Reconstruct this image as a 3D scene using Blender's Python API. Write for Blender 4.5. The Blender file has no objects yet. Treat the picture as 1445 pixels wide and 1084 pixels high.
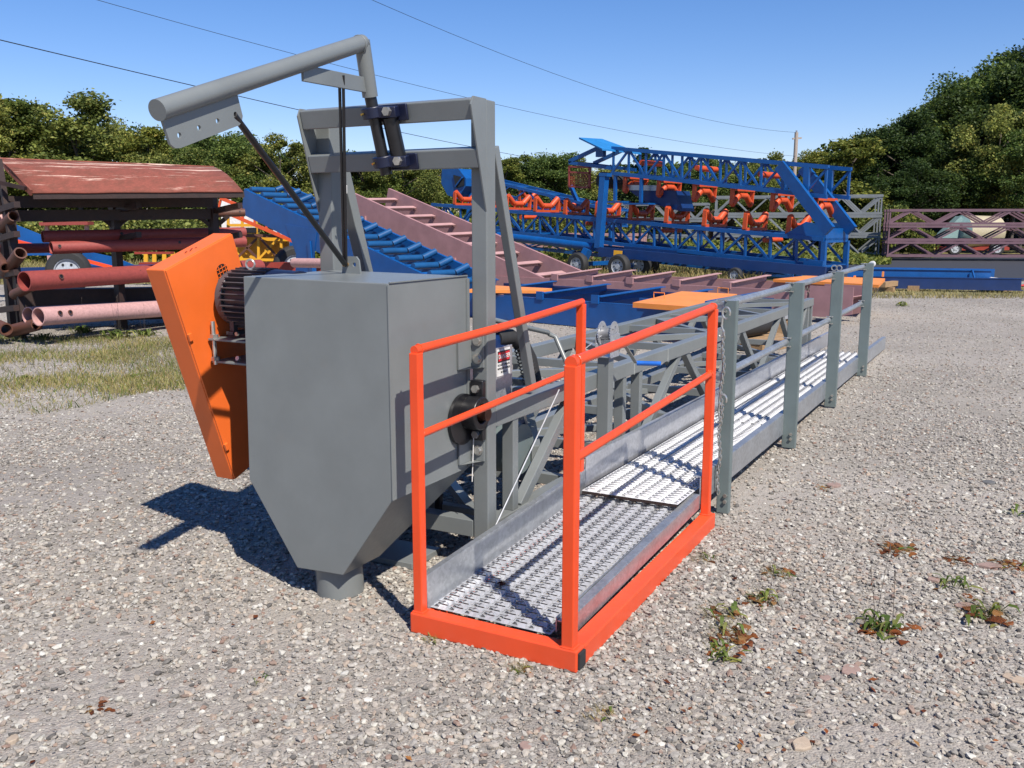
import bpy, math, random
import numpy as np
from mathutils import Vector, Matrix
from mathutils.geometry import tessellate_polygon
random.seed(7); rng = np.random.default_rng(7)
sc = bpy.context.scene
COL = sc.collection
R = math.radians
# ------------------------------------------------------------------ camera
CAM_H = 1.6; FPX = 1300.0; PITCH = math.atan(227/1300.0); YAW = R(28.33)
cam = bpy.data.objects.new('camera', bpy.data.cameras.new('camera'))
COL.objects.link(cam); sc.camera = cam
cam.location = (0, 0, CAM_H); cam.rotation_euler = (math.pi/2-PITCH, 0, YAW-math.pi/2)
cam.data.sensor_width = 36; cam.data.lens = 36*FPX/1445; cam.data.clip_end = 2000; cam.data.clip_start = .05
# ------------------------------------------------------------------ sky and sun
SUN_DIR = Vector((.46, .68, -1.0)).normalized()
SUN_EL = math.asin(-SUN_DIR.z)
w = bpy.data.worlds.new('World'); sc.world = w; w.use_nodes = True
nt = w.node_tree; bg = nt.nodes['Background']
sky = nt.nodes.new('ShaderNodeTexSky'); sky.sky_type = 'NISHITA'; sky.sun_disc = False
sky.sun_elevation = SUN_EL; sky.sun_rotation = math.atan2(-SUN_DIR.x, -SUN_DIR.y)
sky.altitude = 300; sky.air_density = 1.0; sky.dust_density = .0; sky.ozone_density = 3.5
hs_ = nt.nodes.new('ShaderNodeHueSaturation'); hs_.inputs['Saturation'].default_value = 1.25
tn_ = nt.nodes.new('ShaderNodeMix'); tn_.data_type = 'RGBA'; tn_.blend_type = 'MULTIPLY'; tn_.inputs[0].default_value = 1; tn_.inputs[7].default_value = (1.12, 1.0, 1.16, 1)
nt.links.new(sky.outputs[0], hs_.inputs['Color']); nt.links.new(hs_.outputs[0], tn_.inputs[6]); nt.links.new(tn_.outputs[2], bg.inputs[0]); bg.inputs[1].default_value = .080
sun = bpy.data.objects.new('sun', bpy.data.lights.new('sun', 'SUN')); COL.objects.link(sun)
sun.data.energy = 5.0; sun.data.angle = R(.55); sun.data.color = (1, .935, .84)
sun.rotation_euler = SUN_DIR.to_track_quat('-Z', 'Y').to_euler(); sun.location = (-5, -7, 12)
sc.view_settings.view_transform = 'Standard'; sc.view_settings.look = 'None'
sc.view_settings.exposure = 0.56; sc.view_settings.gamma = 1; sc.view_settings.use_curve_mapping = False
sc.cycles.diffuse_bounces = 2
# ------------------------------------------------------------------ frames of reference
FWD = Vector((math.cos(YAW), math.sin(YAW), 0)); RGT = Vector((math.sin(YAW), -math.cos(YAW), 0))
UPV = Vector((0, 0, 1))
def W(L, D, z=0.0): return FWD*D + RGT*L + Vector((0, 0, z))
_F = FWD*math.cos(PITCH)-UPV*math.sin(PITCH); _U = RGT.cross(_F)
def spot(px, py, D):
    d = _F + RGT*((px-722.5)/FPX) - _U*((py-542)/FPX)
    return Vector((0, 0, CAM_H)) + d*(D/d.dot(FWD))
def V(*a): return Vector(a)
# ------------------------------------------------------------------ materials
def srgb(h):
    return tuple(((c/255)/12.92 if c/255 <= .04045 else ((c/255+.055)/1.055)**2.4) for c in h)
def newmat(name):
    m = bpy.data.materials.new(name); m.use_nodes = True
    n = m.node_tree; return m, n, n.nodes['Principled BSDF']
def node(n, t, **k):
    x = n.nodes.new(t)
    for a, b in k.items():
        if a.startswith('i_'):
            x.inputs[a[2:].replace('_', ' ')].default_value = b
        else: setattr(x, a, b)
    return x
def ramp(n, fac, stops):
    r = n.nodes.new('ShaderNodeValToRGB'); n.links.new(fac, r.inputs[0])
    e = r.color_ramp.elements
    while len(e) < len(stops): e.new(.5)
    for i, (p, c) in enumerate(stops): e[i].position = p; e[i].color = (*c, 1)
    return r
def mixc(n, fac, a, b, mode='MIX'):
    m = n.nodes.new('ShaderNodeMix'); m.data_type = 'RGBA'; m.blend_type = mode
    for s, v in ((m.inputs[0], fac), (m.inputs[6], a), (m.inputs[7], b)):
        if isinstance(v, (int, float)): s.default_value = v
        elif isinstance(v, tuple): s.default_value = (*v, 1) if len(v) == 3 else v
        else: n.links.new(v, s)
    return m.outputs[2]
def noise(n, scale, detail=4, rough=.6, vec=None):
    x = node(n, 'ShaderNodeTexNoise'); x.inputs['Scale'].default_value = scale
    x.inputs['Detail'].default_value = detail; x.inputs['Roughness'].default_value = rough
    if vec: n.links.new(vec, x.inputs['Vector'])
    return x
def geo_pos(n): return node(n, 'ShaderNodeNewGeometry').outputs['Position']
KA = .80
def paint(name, col, rough=.42, var=.14, dirt=.25, dirtcol=(.22, .2, .17), metallic=0, orange_peel=.06, coat=0):
    col = tuple(c*KA for c in col); dirtcol = tuple(c*KA for c in dirtcol)
    m, n, b = newmat(name); p = geo_pos(n)
    n1 = noise(n, 3.5, 5, .6, p); n2 = noise(n, 40, 4, .7, p); n3 = noise(n, 11, 6, .7, p)
    dark = tuple(c*(1-var) for c in col); lite = tuple(min(1, c*(1+var*.7)) for c in col)
    r = ramp(n, n1.outputs[0], [(.3, dark), (.7, lite)])
    d = ramp(n, n3.outputs[0], [(.56, (0, 0, 0)), (.8, (1, 1, 1))])
    mm = node(n, 'ShaderNodeMath', operation='MULTIPLY'); n.links.new(d.outputs[0], mm.inputs[0]); mm.inputs[1].default_value = dirt
    c = mixc(n, mm.outputs[0], r.outputs[0], dirtcol)
    n5 = noise(n, 55, 6, .8, p); sp = ramp(n, n5.outputs[0], [(.66, (0, 0, 0)), (.72, (1, 1, 1))])
    m5 = node(n, 'ShaderNodeMath', operation='MULTIPLY'); n.links.new(sp.outputs[0], m5.inputs[0]); m5.inputs[1].default_value = min(.8, dirt*2.2)
    c = mixc(n, m5.outputs[0], c, dirtcol)
    sx = node(n, 'ShaderNodeSeparateXYZ'); n.links.new(p, sx.inputs[0]); hz = node(n, 'ShaderNodeMapRange'); n.links.new(sx.outputs[2], hz.inputs[0]); hz.inputs[1].default_value = 0; hz.inputs[2].default_value = .35; hz.inputs[3].default_value = .22; hz.inputs[4].default_value = 0
    m6 = node(n, 'ShaderNodeMath', operation='MULTIPLY'); n.links.new(hz.outputs[0], m6.inputs[0]); n.links.new(n3.outputs[0], m6.inputs[1])
    c = mixc(n, m6.outputs[0], c, tuple(.5*a_+.5*b_ for a_, b_ in zip(col, (.28, .25, .21))))
    n.links.new(c, b.inputs['Base Color'])
    rr = node(n, 'ShaderNodeMapRange'); n.links.new(n2.outputs[0], rr.inputs[0])
    rr.inputs[3].default_value = max(0, rough-.09); rr.inputs[4].default_value = rough+.12
    n.links.new(rr.outputs[0], b.inputs['Roughness'])
    b.inputs['Metallic'].default_value = metallic
    if coat: b.inputs['Coat Weight'].default_value = coat; b.inputs['Coat Roughness'].default_value = .15
    bp = node(n, 'ShaderNodeBump'); bp.inputs['Strength'].default_value = orange_peel; bp.inputs['Distance'].default_value = .004
    n4 = noise(n, 130, 3, .6, p); n.links.new(n4.outputs[0], bp.inputs['Height']); n.links.new(bp.outputs[0], b.inputs['Normal'])
    return m
def galv(name, base=(.52, .54, .56), rough=.38, metallic=.75):
    base = tuple(c*.85 for c in base)
    m, n, b = newmat(name); p = geo_pos(n)
    v = node(n, 'ShaderNodeTexVoronoi'); v.inputs['Scale'].default_value = 70; n.links.new(p, v.inputs['Vector'])
    n1 = noise(n, 6, 5, .65, p)
    sep = node(n, 'ShaderNodeSeparateColor'); n.links.new(v.outputs['Color'], sep.inputs[0])
    r = ramp(n, sep.outputs[0], [(0, tuple(c*.8 for c in base)), (1, tuple(min(1, c*1.15) for c in base))])
    c = mixc(n, .35, r.outputs[0], ramp(n, n1.outputs[0], [(.35, tuple(c*.7 for c in base)), (.65, tuple(min(1, c*1.2) for c in base))]).outputs[0])
    n.links.new(c, b.inputs['Base Color']); b.inputs['Metallic'].default_value = metallic
    rr = node(n, 'ShaderNodeMapRange'); n.links.new(n1.outputs[0], rr.inputs[0]); rr.inputs[3].default_value = rough-.08; rr.inputs[4].default_value = rough+.15
    n.links.new(rr.outputs[0], b.inputs['Roughness'])
    return m
def rusty(name, col, rust=(.16, .06, .03), lo=.5, hi=.66, scale=5, rough=.6, pale=None):
    col = tuple(c*KA for c in col); rust = tuple(c*KA for c in rust)
    m, n, b = newmat(name); p = geo_pos(n)
    n1 = noise(n, scale, 8, .7, p); n2 = noise(n, scale*5, 5, .7, p)
    base = ramp(n, n2.outputs[0], [(.3, tuple(c*.8 for c in col)), (.7, tuple(min(1, c*1.15) for c in col))]).outputs[0]
    f = ramp(n, n1.outputs[0], [(lo, (0, 0, 0)), (hi, (1, 1, 1))]).outputs[0]
    c = mixc(n, f, base, rust)
    if pale:
        mp = node(n, 'ShaderNodeMapping', vector_type='TEXTURE'); mp.inputs['Rotation'].default_value = (0, 0, pale[1]); mp.inputs['Scale'].default_value = (2.6, .25, .2)
        n.links.new(p, mp.inputs[0]); n3 = noise(n, 2.2, 8, .75, mp.outputs[0])
        sz = node(n, 'ShaderNodeSeparateXYZ'); n.links.new(p, sz.inputs[0]); ma = node(n, 'ShaderNodeMapRange'); n.links.new(sz.outputs[2], ma.inputs[0])
        ma.inputs[1].default_value = 2.0; ma.inputs[2].default_value = 2.65; ma.inputs[3].default_value = -.07; ma.inputs[4].default_value = .11
        ad_ = node(n, 'ShaderNodeMath', operation='ADD'); n.links.new(n3.outputs[0], ad_.inputs[0]); n.links.new(ma.outputs[0], ad_.inputs[1])
        f2 = ramp(n, ad_.outputs[0], [(.565, (0, 0, 0)), (.63, (1, 1, 1))]).outputs[0]
        c = mixc(n, f2, c, pale[0])
    n.links.new(c, b.inputs['Base Color']); b.inputs['Roughness'].default_value = rough
    bp = node(n, 'ShaderNodeBump'); bp.inputs['Strength'].default_value = .25; bp.inputs['Distance'].default_value = .01
    n.links.new(n2.outputs[0], bp.inputs['Height']); n.links.new(bp.outputs[0], b.inputs['Normal'])
    return m
def plain(name, col, rough=.5, metallic=0):
    col = tuple(c*.85 for c in col)
    m, n, b = newmat(name); p = geo_pos(n); n1 = noise(n, 25, 4, .6, p)
    r = ramp(n, n1.outputs[0], [(.3, tuple(c*.8 for c in col)), (.7, tuple(min(1, c*1.15) for c in col))])
    n.links.new(r.outputs[0], b.inputs['Base Color']); b.inputs['Roughness'].default_value = rough; b.inputs['Metallic'].default_value = metallic
    return m
_ra = spot(343, 270, 13.6)-spot(44, 272, 12.6); RA_ANG = math.atan2(_ra.y, _ra.x)
GREY = paint('grey_paint', (.195, .212, .212), .33, .10, .20)
GREY2 = paint('grey_green_paint', (.150, .190, .190), .45, .12, .2)
ORANGE = paint('cage_orange', (.86, .078, .014), .40, .10, .07, (.30, .07, .03))
ORANGE2 = paint('guard_orange', (.88, .165, .028), .38, .08, .10, (.5, .2, .1))
IDLER = paint('idler_orange', (.64, .085, .018), .45, .15, .2)
PLATE_OR = paint('plate_orange', (.88, .29, .055), .5, .1, .15)
BLUE = paint('blue_paint', (.003, .088, .32), .38, .16, .12, (.02, .06, .15))
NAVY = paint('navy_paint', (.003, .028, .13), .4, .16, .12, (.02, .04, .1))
ROLLER = paint('roller_blue', (.008, .085, .24), .4, .2, .1, (.03, .05, .08))
PINK = paint('primer_pink', (.40, .215, .22), .65, .14, .3, (.38, .26, .24))
PINK2 = paint('pale_primer', (.52, .30, .29), .65, .14, .3, (.4, .33, .3))
MAUVE = paint('mauve_primer', (.16, .085, .11), .6, .14, .2)
BRICK = rusty('brick_primer', (.30, .055, .045), lo=.62, hi=.8)
PALEPIPE = rusty('pale_pink_primer', (.56, .32, .30), (.3, .12, .08), lo=.66, hi=.82)
RUST_SHADE = rusty('rust_with_shade', (.036, .015, .011), (.018, .009, .007), lo=.4, hi=.7, scale=8)  # rust taken near-black: the rack roof's shade is put into the colour
BROWN = rusty('brown_steel', (.13, .05, .03), (.07, .03, .02), lo=.45, hi=.75)
ROOFM = rusty('flaking_red_sheet', (.25, .068, .045), (.15, .05, .03), lo=.45, hi=.7, scale=6, rough=.88, pale=((.60, .42, .34), RA_ANG))
GALV = galv('galvanised'); GALVB = galv('galvanised_bright', (.62, .63, .66), .32, .7)
GRATB = galv('grating_zinc_bright', (.84, .84, .84), .42, .25)
GRAT = galv('grating_zinc', (.60, .61, .63), .42, .45)
BLACK = plain('black_steel', (.012, .012, .014), .35); BLACKR = plain('black_rubber', (.022, .022, .023), .75)
DARKM = plain('motor_paint', (.075, .070, .078), .45); MBLUE = plain('motor_navy', (.008, .012, .038), .4)
BOLT = plain('zinc_bolt', (.62, .60, .55), .3, .8); RIM = plain('grey_rim', (.42, .45, .5), .5)
WHITE = plain('white_paint', (.75, .74, .72), .5); SREDM = plain('sign_red', (.62, .02, .03), .5); BLKT = plain('sign_black', (.01, .01, .01), .5)
YEL = paint('yellow_paint', (.75, .38, .02), .5, .1, .2); REDP = paint('red_oxide', (.30, .035, .02), .55, .15, .2)
CREAM = plain('cream_paint', (.46, .40, .27), .5); TEAL = plain('pale_teal', (.24, .36, .35), .4)
GREYS = paint('stack_grey', (.20, .22, .235), .6, .14, .25); WOOD = plain('pallet_wood', (.36, .23, .12), .8)
POLEM = plain('pole_wood', (.42, .35, .30), .85); HANDLE = plain('blue_plastic', (.01, .13, .55), .35)
BRICKW = plain('brown_siding', (.30, .15, .10), .8); SHING = plain('brown_shingle', (.26, .17, .13), .9)
# ------------------------------------------------------------------ mesh builder
def frame_of(d, up=UPV):
    d = Vector(d).normalized(); up = Vector(up)
    if abs(d.dot(up.normalized())) > .995: up = Vector((1, 0, 0)) if abs(d.x) < .9 else Vector((0, 1, 0))
    s = up.cross(d).normalized(); u = d.cross(s).normalized()
    return d, s, u
class MB:
    def __init__(s): s.v = []; s.f = []; s.sm = []
    def add(s, vs, fs, smooth=False):
        o = len(s.v); s.v += [Vector(q) for q in vs]
        for f in fs: s.f.append([i+o for i in f]); s.sm.append(smooth)
        return s
    def box(s, c, size, M=None):
        c = Vector(c); hx, hy, hz = [q/2 for q in size]; M = M or Matrix.Identity(3)
        vs = [c + M@Vector((x*hx, y*hy, z*hz)) for x in (-1, 1) for y in (-1, 1) for z in (-1, 1)]
        return s.add(vs, [(0, 1, 3, 2), (4, 6, 7, 5), (0, 4, 5, 1), (2, 3, 7, 6), (0, 2, 6, 4), (1, 5, 7, 3)])
    def span(s, a, b):
        a = Vector(a); b = Vector(b); return s.box((a+b)/2, [abs(q) for q in (b-a)])
    def beam(s, p0, p1, w_, h_, up=UPV):
        p0 = Vector(p0); p1 = Vector(p1); d, sd, u = frame_of(p1-p0, up)
        vs = [p + sd*(a*w_/2) + u*(b*h_/2) for p in (p0, p1) for a, b in ((-1, -1), (1, -1), (1, 1), (-1, 1))]
        return s.add(vs, [(3, 2, 1, 0), (4, 5, 6, 7), (0, 1, 5, 4), (1, 2, 6, 5), (2, 3, 7, 6), (3, 0, 4, 7)])
    def tube(s, p0, p1, r, n=16, r2=None, cap=True, up=UPV):
        p0 = Vector(p0); p1 = Vector(p1); r2 = r if r2 is None else r2; d, sd, u = frame_of(p1-p0, up)
        vs = []
        for p, q in ((p0, r), (p1, r2)):
            for i in range(n):
                a = 2*math.pi*i/n; vs.append(p + (sd*math.cos(a)+u*math.sin(a))*q)
        s.add(vs, [(i, (i+1) % n, n+(i+1) % n, n+i) for i in range(n)], True)
        if cap:
            s.add(vs[:n], [tuple(range(n-1, -1, -1))]); s.add(vs[n:], [tuple(range(n))])
        return s
    def pipe(s, p0, p1, r, ri, n=20):
        p0 = Vector(p0); p1 = Vector(p1); d, sd, u = frame_of(p1-p0)
        c = lambda p, q: [p + (sd*math.cos(2*math.pi*i/n)+u*math.sin(2*math.pi*i/n))*q for i in range(n)]
        A, B, C_, D_ = c(p0, r), c(p1, r), c(p0, ri), c(p1, ri)
        s.add(A+B, [(i, (i+1) % n, n+(i+1) % n, n+i) for i in range(n)], True)
        s.add(C_+D_, [(n+i, n+(i+1) % n, (i+1) % n, i) for i in range(n)], True)
        s.add(A+C_, [(i, n+i, n+(i+1) % n, (i+1) % n) for i in range(n)])
        s.add(B+D_, [((i+1) % n, n+(i+1) % n, n+i, i) for i in range(n)])
        return s
    def path(s, pts, r, n=10, closed=False):
        pts = [Vector(p) for p in pts]; N = len(pts); vs = []
        up = None
        for k, p in enumerate(pts):
            if closed: t = pts[(k+1) % N]-pts[k-1]
            else: t = pts[min(k+1, N-1)]-pts[max(k-1, 0)]
            t.normalize()
            if up is None: _, sd, u = frame_of(t)
            else:
                u = (up - t*up.dot(t)).normalized(); sd = u.cross(t)
            up = u
            vs += [p + (sd*math.cos(2*math.pi*i/n)+u*math.sin(2*math.pi*i/n))*r for i in range(n)]
        fs = []
        for k in range(N if closed else N-1):
            a = k*n; b = ((k+1) % N)*n
            fs += [(a+i, b+i, b+(i+1) % n, a+(i+1) % n) for i in range(n)]
        s.add(vs, fs, True)
        if not closed: s.add(vs[:n], [tuple(range(n))]); s.add(vs[-n:], [tuple(range(n-1, -1, -1))])
        return s
    def ring(s, c, ax, R_, r, n=24, m=8):
        c = Vector(c); d, sd, u = frame_of(ax)
        return s.path([c + (sd*math.cos(2*math.pi*i/n)+u*math.sin(2*math.pi*i/n))*R_ for i in range(n)], r, m, True)
    def plate(s, o, u, v, outline, t, holes=()):
        """flat plate with real holes: 2-D outline and hole loops in the (u,v) plane, thickness t"""
        o = Vector(o); u = Vector(u).normalized(); v = Vector(v).normalized(); nrm = u.cross(v).normalized()
        loops = [list(outline)] + [list(h) for h in holes]
        P3 = [[Vector((a, b, 0)) for a, b in l] for l in loops]
        tris = tessellate_polygon(P3); flat = [q for l in loops for q in l]; N = len(flat)
        top = [o+u*a+v*b+nrm*(t/2) for a, b in flat]; bot = [o+u*a+v*b-nrm*(t/2) for a, b in flat]
        s.add(top+bot, [tuple(x) for x in tris] + [(x[2]+N, x[1]+N, x[0]+N) for x in tris])
        k = 0
        for l in loops:
            m = len(l); s.add(top[k:k+m]+bot[k:k+m], [(i, (i+1) % m, m+(i+1) % m, m+i) for i in range(m)]); k += m
        return s
    def hexb(s, c, ax, r, h):
        c = Vector(c); a = Vector(ax).normalized(); return s.tube(c, c+a*h, r, 6)
def circ(cx, cy, r, n=14): return [(cx+r*math.cos(2*math.pi*i/n), cy+r*math.sin(2*math.pi*i/n)) for i in range(n)]
def root_loc(o):
    while o.parent: o = o.parent
    return Vector(o.location)
def thing(name, label, cat, loc, group=None):
    o = bpy.data.objects.new(name, None); COL.objects.link(o); o.location = loc; o.empty_display_size = .2
    o['label'] = label; o['category'] = cat
    if group: o['group'] = group
    return o
def mk(name, mb, mat, parent=None, bevel=0, label=None, kind=None):
    L0 = root_loc(parent) if parent else Vector((0, 0, 0))
    me = bpy.data.meshes.new(name); me.from_pydata([tuple(q-L0) for q in mb.v], [], mb.f)
    me.polygons.foreach_set('use_smooth', mb.sm); me.materials.append(mat); me.update()
    import bmesh
    bm = bmesh.new(); bm.from_mesh(me)
    bmesh.ops.remove_doubles(bm, verts=bm.verts, dist=1e-5)
    bmesh.ops.recalc_face_normals(bm, faces=bm.faces); 
    bm.to_mesh(me); bm.free()
    o = bpy.data.objects.new(name, me); COL.objects.link(o)
    if parent: o.parent = parent
    if any(mb.sm):
        try: me.set_sharp_from_angle(angle=R(38))
        except Exception: pass
    if bevel:
        b = o.modifiers.new('bevel', 'BEVEL'); b.width = bevel; b.segments = 2; b.limit_method = 'ANGLE'; b.angle_limit = R(40)
    if label: o['label'] = label
    if kind: o['kind'] = kind
    return o
def solo(name, mb, mat, label, cat, group=None, bevel=0, loc=None):
    """a thing that is one mesh: origin at loc"""
    loc = Vector(loc) if loc is not None else sum(mb.v, Vector())/len(mb.v)
    m2 = MB(); m2.v = [q-loc for q in mb.v]; m2.f = mb.f; m2.sm = mb.sm
    o = mk(name, m2, mat, None, bevel); o.location = loc; o['label'] = label; o['category'] = cat
    if group: o['group'] = group
    return o
_cube = {}; _cyl = {}
def ucube(mat):
    if mat.name not in _cube:
        mb = MB().box((0, 0, 0), (1, 1, 1)); me = bpy.data.meshes.new('bar_mesh'); me.from_pydata([tuple(q) for q in mb.v], [], mb.f); me.materials.append(mat); _cube[mat.name] = me
    return _cube[mat.name]
def bar(parent, name, p0, p1, w_, h_, mat, up=UPV):
    p0 = Vector(p0); p1 = Vector(p1); d, sd, u = frame_of(p1-p0, up); L = (p1-p0).length
    o = bpy.data.objects.new(name, ucube(mat)); COL.objects.link(o); o.parent = parent
    M = Matrix((( d.x*L, sd.x*w_, u.x*h_, 0), (d.y*L, sd.y*w_, u.y*h_, 0), (d.z*L, sd.z*w_, u.z*h_, 0), (0, 0, 0, 1)))
    o.matrix_basis = Matrix.Translation((p0+p1)/2 - root_loc(parent)) @ M
    return o
def ucyl(mat):
    if mat.name not in _cyl:
        mb = MB().tube((0, 0, -.5), (0, 0, .5), 1, 16, up=(0, 1, 0)); me = bpy.data.meshes.new('rod_mesh'); me.from_pydata([tuple(q) for q in mb.v], [], mb.f)
        me.polygons.foreach_set('use_smooth', mb.sm); me.materials.append(mat); _cyl[mat.name] = me
    return _cyl[mat.name]
def rod(parent, name, p0, p1, r, mat):
    p0 = Vector(p0); p1 = Vector(p1); d, sd, u = frame_of(p1-p0); L = (p1-p0).length
    o = bpy.data.objects.new(name, ucyl(mat)); COL.objects.link(o); o.parent = parent
    M = Matrix(((sd.x*r, u.x*r, d.x*L, 0), (sd.y*r, u.y*r, d.y*L, 0), (sd.z*r, u.z*r, d.z*L, 0), (0, 0, 0, 1)))
    o.matrix_basis = Matrix.Translation((p0+p1)/2 - root_loc(parent)) @ M
    return o
def truss(parent, a0, a1, across, wid, hgt, n, c, lc, mat, tops=True, both=True, lacing='warren', up=UPV):
    """box truss: a0,a1 = near top chord ends; across = unit vector to the far side"""
    a0 = Vector(a0); a1 = Vector(a1); ac = Vector(across)*wid; dn = -Vector(up)*hgt; d = a1-a0
    for off in (Vector(), ac):
        bar(parent, 'chord', a0+off, a1+off, c, c, mat); bar(parent, 'chord', a0+off+dn, a1+off+dn, c, c, mat)
        e = d.normalized()*c*.5
        if off.length and not both: continue
        for k in range(n+1):
            p = a0+off+d*(k/n)
            if lacing == 'pratt' or k in (0, n): bar(parent, 'upright', p+dn+(e if k == 0 else -e if k == n else Vector()), p+(e if k == 0 else -e if k == n else Vector()), lc, lc, mat, d)
        for k in range(n):
            p, q = a0+off+d*(k/n), a0+off+d*((k+1)/n)
            if k % 2: bar(parent, 'brace', p, q+dn, lc, lc, mat, ac)
            else: bar(parent, 'brace', p+dn, q, lc, lc, mat, ac)
    if tops:
        for k in range(n+1):
            p = a0+d*(k/n)
            if k % 2 == 0:
                bar(parent, 'cross_bar', p, p+ac, lc, lc, mat); bar(parent, 'cross_bar', p+dn, p+dn+ac, lc, lc, mat)
            if k < n and k % 2 == 0 and k+2 <= n: bar(parent, 'cross_bar', p, a0+d*((k+2)/n)+ac, lc*.8, lc*.8, mat)
def trough(parent, c, ax, ac, w_, mat, inv=1, name='trough_idler'):
    """three roller troughing idler on its frame; c = centre of frame base"""
    c = Vector(c); ac = Vector(ac).normalized(); ax = Vector(ax).normalized(); u = ax.cross(ac).normalized()
    if u.z < 0: u = -u
    u = u*inv; h = w_*.36
    f = MB(); f.beam(c-ac*w_/2, c+ac*w_/2, w_*.13, w_*.06, u)
    for s in (-1, 1): f.beam(c+ac*(s*w_*.49), c+ac*(s*w_*.49)+u*h, w_*.05, w_*.1, ax)
    for s in (-1, 1): f.beam(c+ac*(s*w_*.17), c+ac*(s*w_*.17)+u*w_*.12, w_*.03, w_*.06, ax)
    o = mk(name, f, mat, parent)
    r = w_*.078
    rod(o, 'roller', c-ac*w_*.17+u*w_*.14, c+ac*w_*.17+u*w_*.14, r, mat)
    for s in (-1, 1): rod(o, 'roller', c+ac*(s*w_*.2)+u*w_*.15, c+ac*(s*w_*.46)+u*h, r, mat)
    return o
def wheel(parent, c, ax, r, wd, name='wheel'):
    c = Vector(c); ax = Vector(ax).normalized(); d, sd, u = frame_of(ax); n = 28
    t = MB(); prof = [(.60, -.5), (.86, -.5), (.97, -.36), (1, -.15), (1, .15), (.97, .36), (.86, .5), (.60, .5)]
    vs = []
    for i in range(n):
        a = 2*math.pi*i/n
        for q, x in prof: vs.append(c + (sd*math.cos(a)+u*math.sin(a))*r*q + ax*wd*x)
    m = len(prof); t.add(vs, [(i*m+j, i*m+(j+1) % m, ((i+1) % n)*m+(j+1) % m, ((i+1) % n)*m+j) for i in range(n) for j in range(m)], True)
    o = mk(name, t, BLACKR, parent)
    h = MB(); h.tube(c-ax*wd*.32, c+ax*wd*.32, r*.6, 24); h.tube(c-ax*wd*.42, c+ax*wd*.42, r*.2, 14)
    h.ring(c+ax*wd*.4, ax, r*.57, r*.035, 24, 6); h.ring(c-ax*wd*.4, ax, r*.57, r*.035, 24, 6)
    rim = mk('rim', h, RIM, o)
    hb = MB()
    for k in range(6):
        a = 2*math.pi*k/6; q = c+(sd*math.cos(a)+u*math.sin(a))*r*.36
        hb.tube(q-ax*wd*.36, q+ax*wd*.36, r*.06, 8)
    mk('hub_bolts', hb, BLACK, o)
    return o

# ================================================================== GROUND
def groundmat():
    m, n, b = newmat('gravel_ground'); p = geo_pos(n)
    v = node(n, 'ShaderNodeTexVoronoi'); v.inputs['Scale'].default_value = 42; n.links.new(p, v.inputs['Vector'])
    v2 = node(n, 'ShaderNodeTexVoronoi'); v2.inputs['Scale'].default_value = 110; n.links.new(p, v2.inputs['Vector'])
    pal = [(0, (.20, .185, .17)), (.2, (.34, .315, .30)), (.45, (.43, .40, .375)), (.7, (.35, .32, .30)), (.85, (.37, .30, .265)), (1, (.56, .53, .50))]
    c1 = ramp(n, node_sep(n, v.outputs['Color'], 0), pal).outputs[0]; c2 = ramp(n, node_sep(n, v2.outputs['Color'], 1), pal).outputs[0]
    c = mixc(n, .45, c1, c2)
    v3 = node(n, 'ShaderNodeTexVoronoi'); v3.inputs['Scale'].default_value = 260; n.links.new(p, v3.inputs['Vector'])
    c = mixc(n, .5, c, ramp(n, node_sep(n, v3.outputs['Color'], 0), pal).outputs[0])
    fin = noise(n, 1.3, 7, .7, p); c = mixc(n, ramp(n, fin.outputs[0], [(.44, (0, 0, 0)), (.62, (.75, .75, .75))]).outputs[0], c, (.345, .315, .28))
    big = noise(n, .30, 6, .65, p); c = mixc(n, .8, c, ramp(n, big.outputs[0], [(.36, (.50, .495, .465)), (.62, (.82, .815, .77))]).outputs[0], 'MULTIPLY')
    n.links.new(c, b.inputs['Base Color']); b.inputs['Roughness'].default_value = .9
    ad = node(n, 'ShaderNodeMath', operation='ADD'); n.links.new(v.outputs['Distance'], ad.inputs[0]); n.links.new(v2.outputs['Distance'], ad.inputs[1])
    bp = node(n, 'ShaderNodeBump', invert=True); bp.inputs['Strength'].default_value = .45; bp.inputs['Distance'].default_value = .014
    n.links.new(ad.outputs[0], bp.inputs['Height']); n.links.new(bp.outputs[0], b.inputs['Normal'])
    return m
def node_sep(n, s, i):
    x = node(n, 'ShaderNodeSeparateColor'); n.links.new(s, x.inputs[0]); return x.outputs[i]
def grassmat(name, a, b_, sc_=3):
    m, n, b = newmat(name); p = geo_pos(n); n1 = noise(n, sc_, 8, .75, p); n2 = noise(n, .4, 4, .6, p)
    c = mixc(n, n2.outputs[0], ramp(n, n1.outputs[0], [(.35, tuple(q*.5 for q in a)), (.65, a)]).outputs[0], ramp(n, n1.outputs[0], [(.35, tuple(q*.6 for q in b_)), (.65, b_)]).outputs[0])
    n.links.new(c, b.inputs['Base Color']); b.inputs['Roughness'].default_value = 1; b.inputs['Specular IOR Level'].default_value = .1
    return m
def sheet(name, pts, mat, z):
    mb = MB(); mb.add([Vector((p[0], p[1], z)) for p in pts], [tuple(range(len(pts)))]); o = mk(name, mb, mat); o['kind'] = 'structure'
    if o.data.polygons[0].normal.z < 0: o.data.flip_normals()
    return o
GM = groundmat()
gv = MB(); S = 700
gv.add([(-S, -S, 0), (S, -S, 0), (S, S, 0), (-S, S, 0)], [(0, 1, 2, 3)]); g = mk('ground', gv, GM); g['kind'] = 'structure'
def Wp(L, D): q = W(L, D); return (q.x, q.y)
sheet('grass_verge', [Wp(-70, 24), Wp(-6, 24.5), Wp(2, 25), Wp(9, 24), Wp(9.5, 31), Wp(90, 42), Wp(200, 200), Wp(-200, 200)], grassmat('dry_grass_ground', (.20, .20, .07), (.30, .24, .12)), .004)
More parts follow.
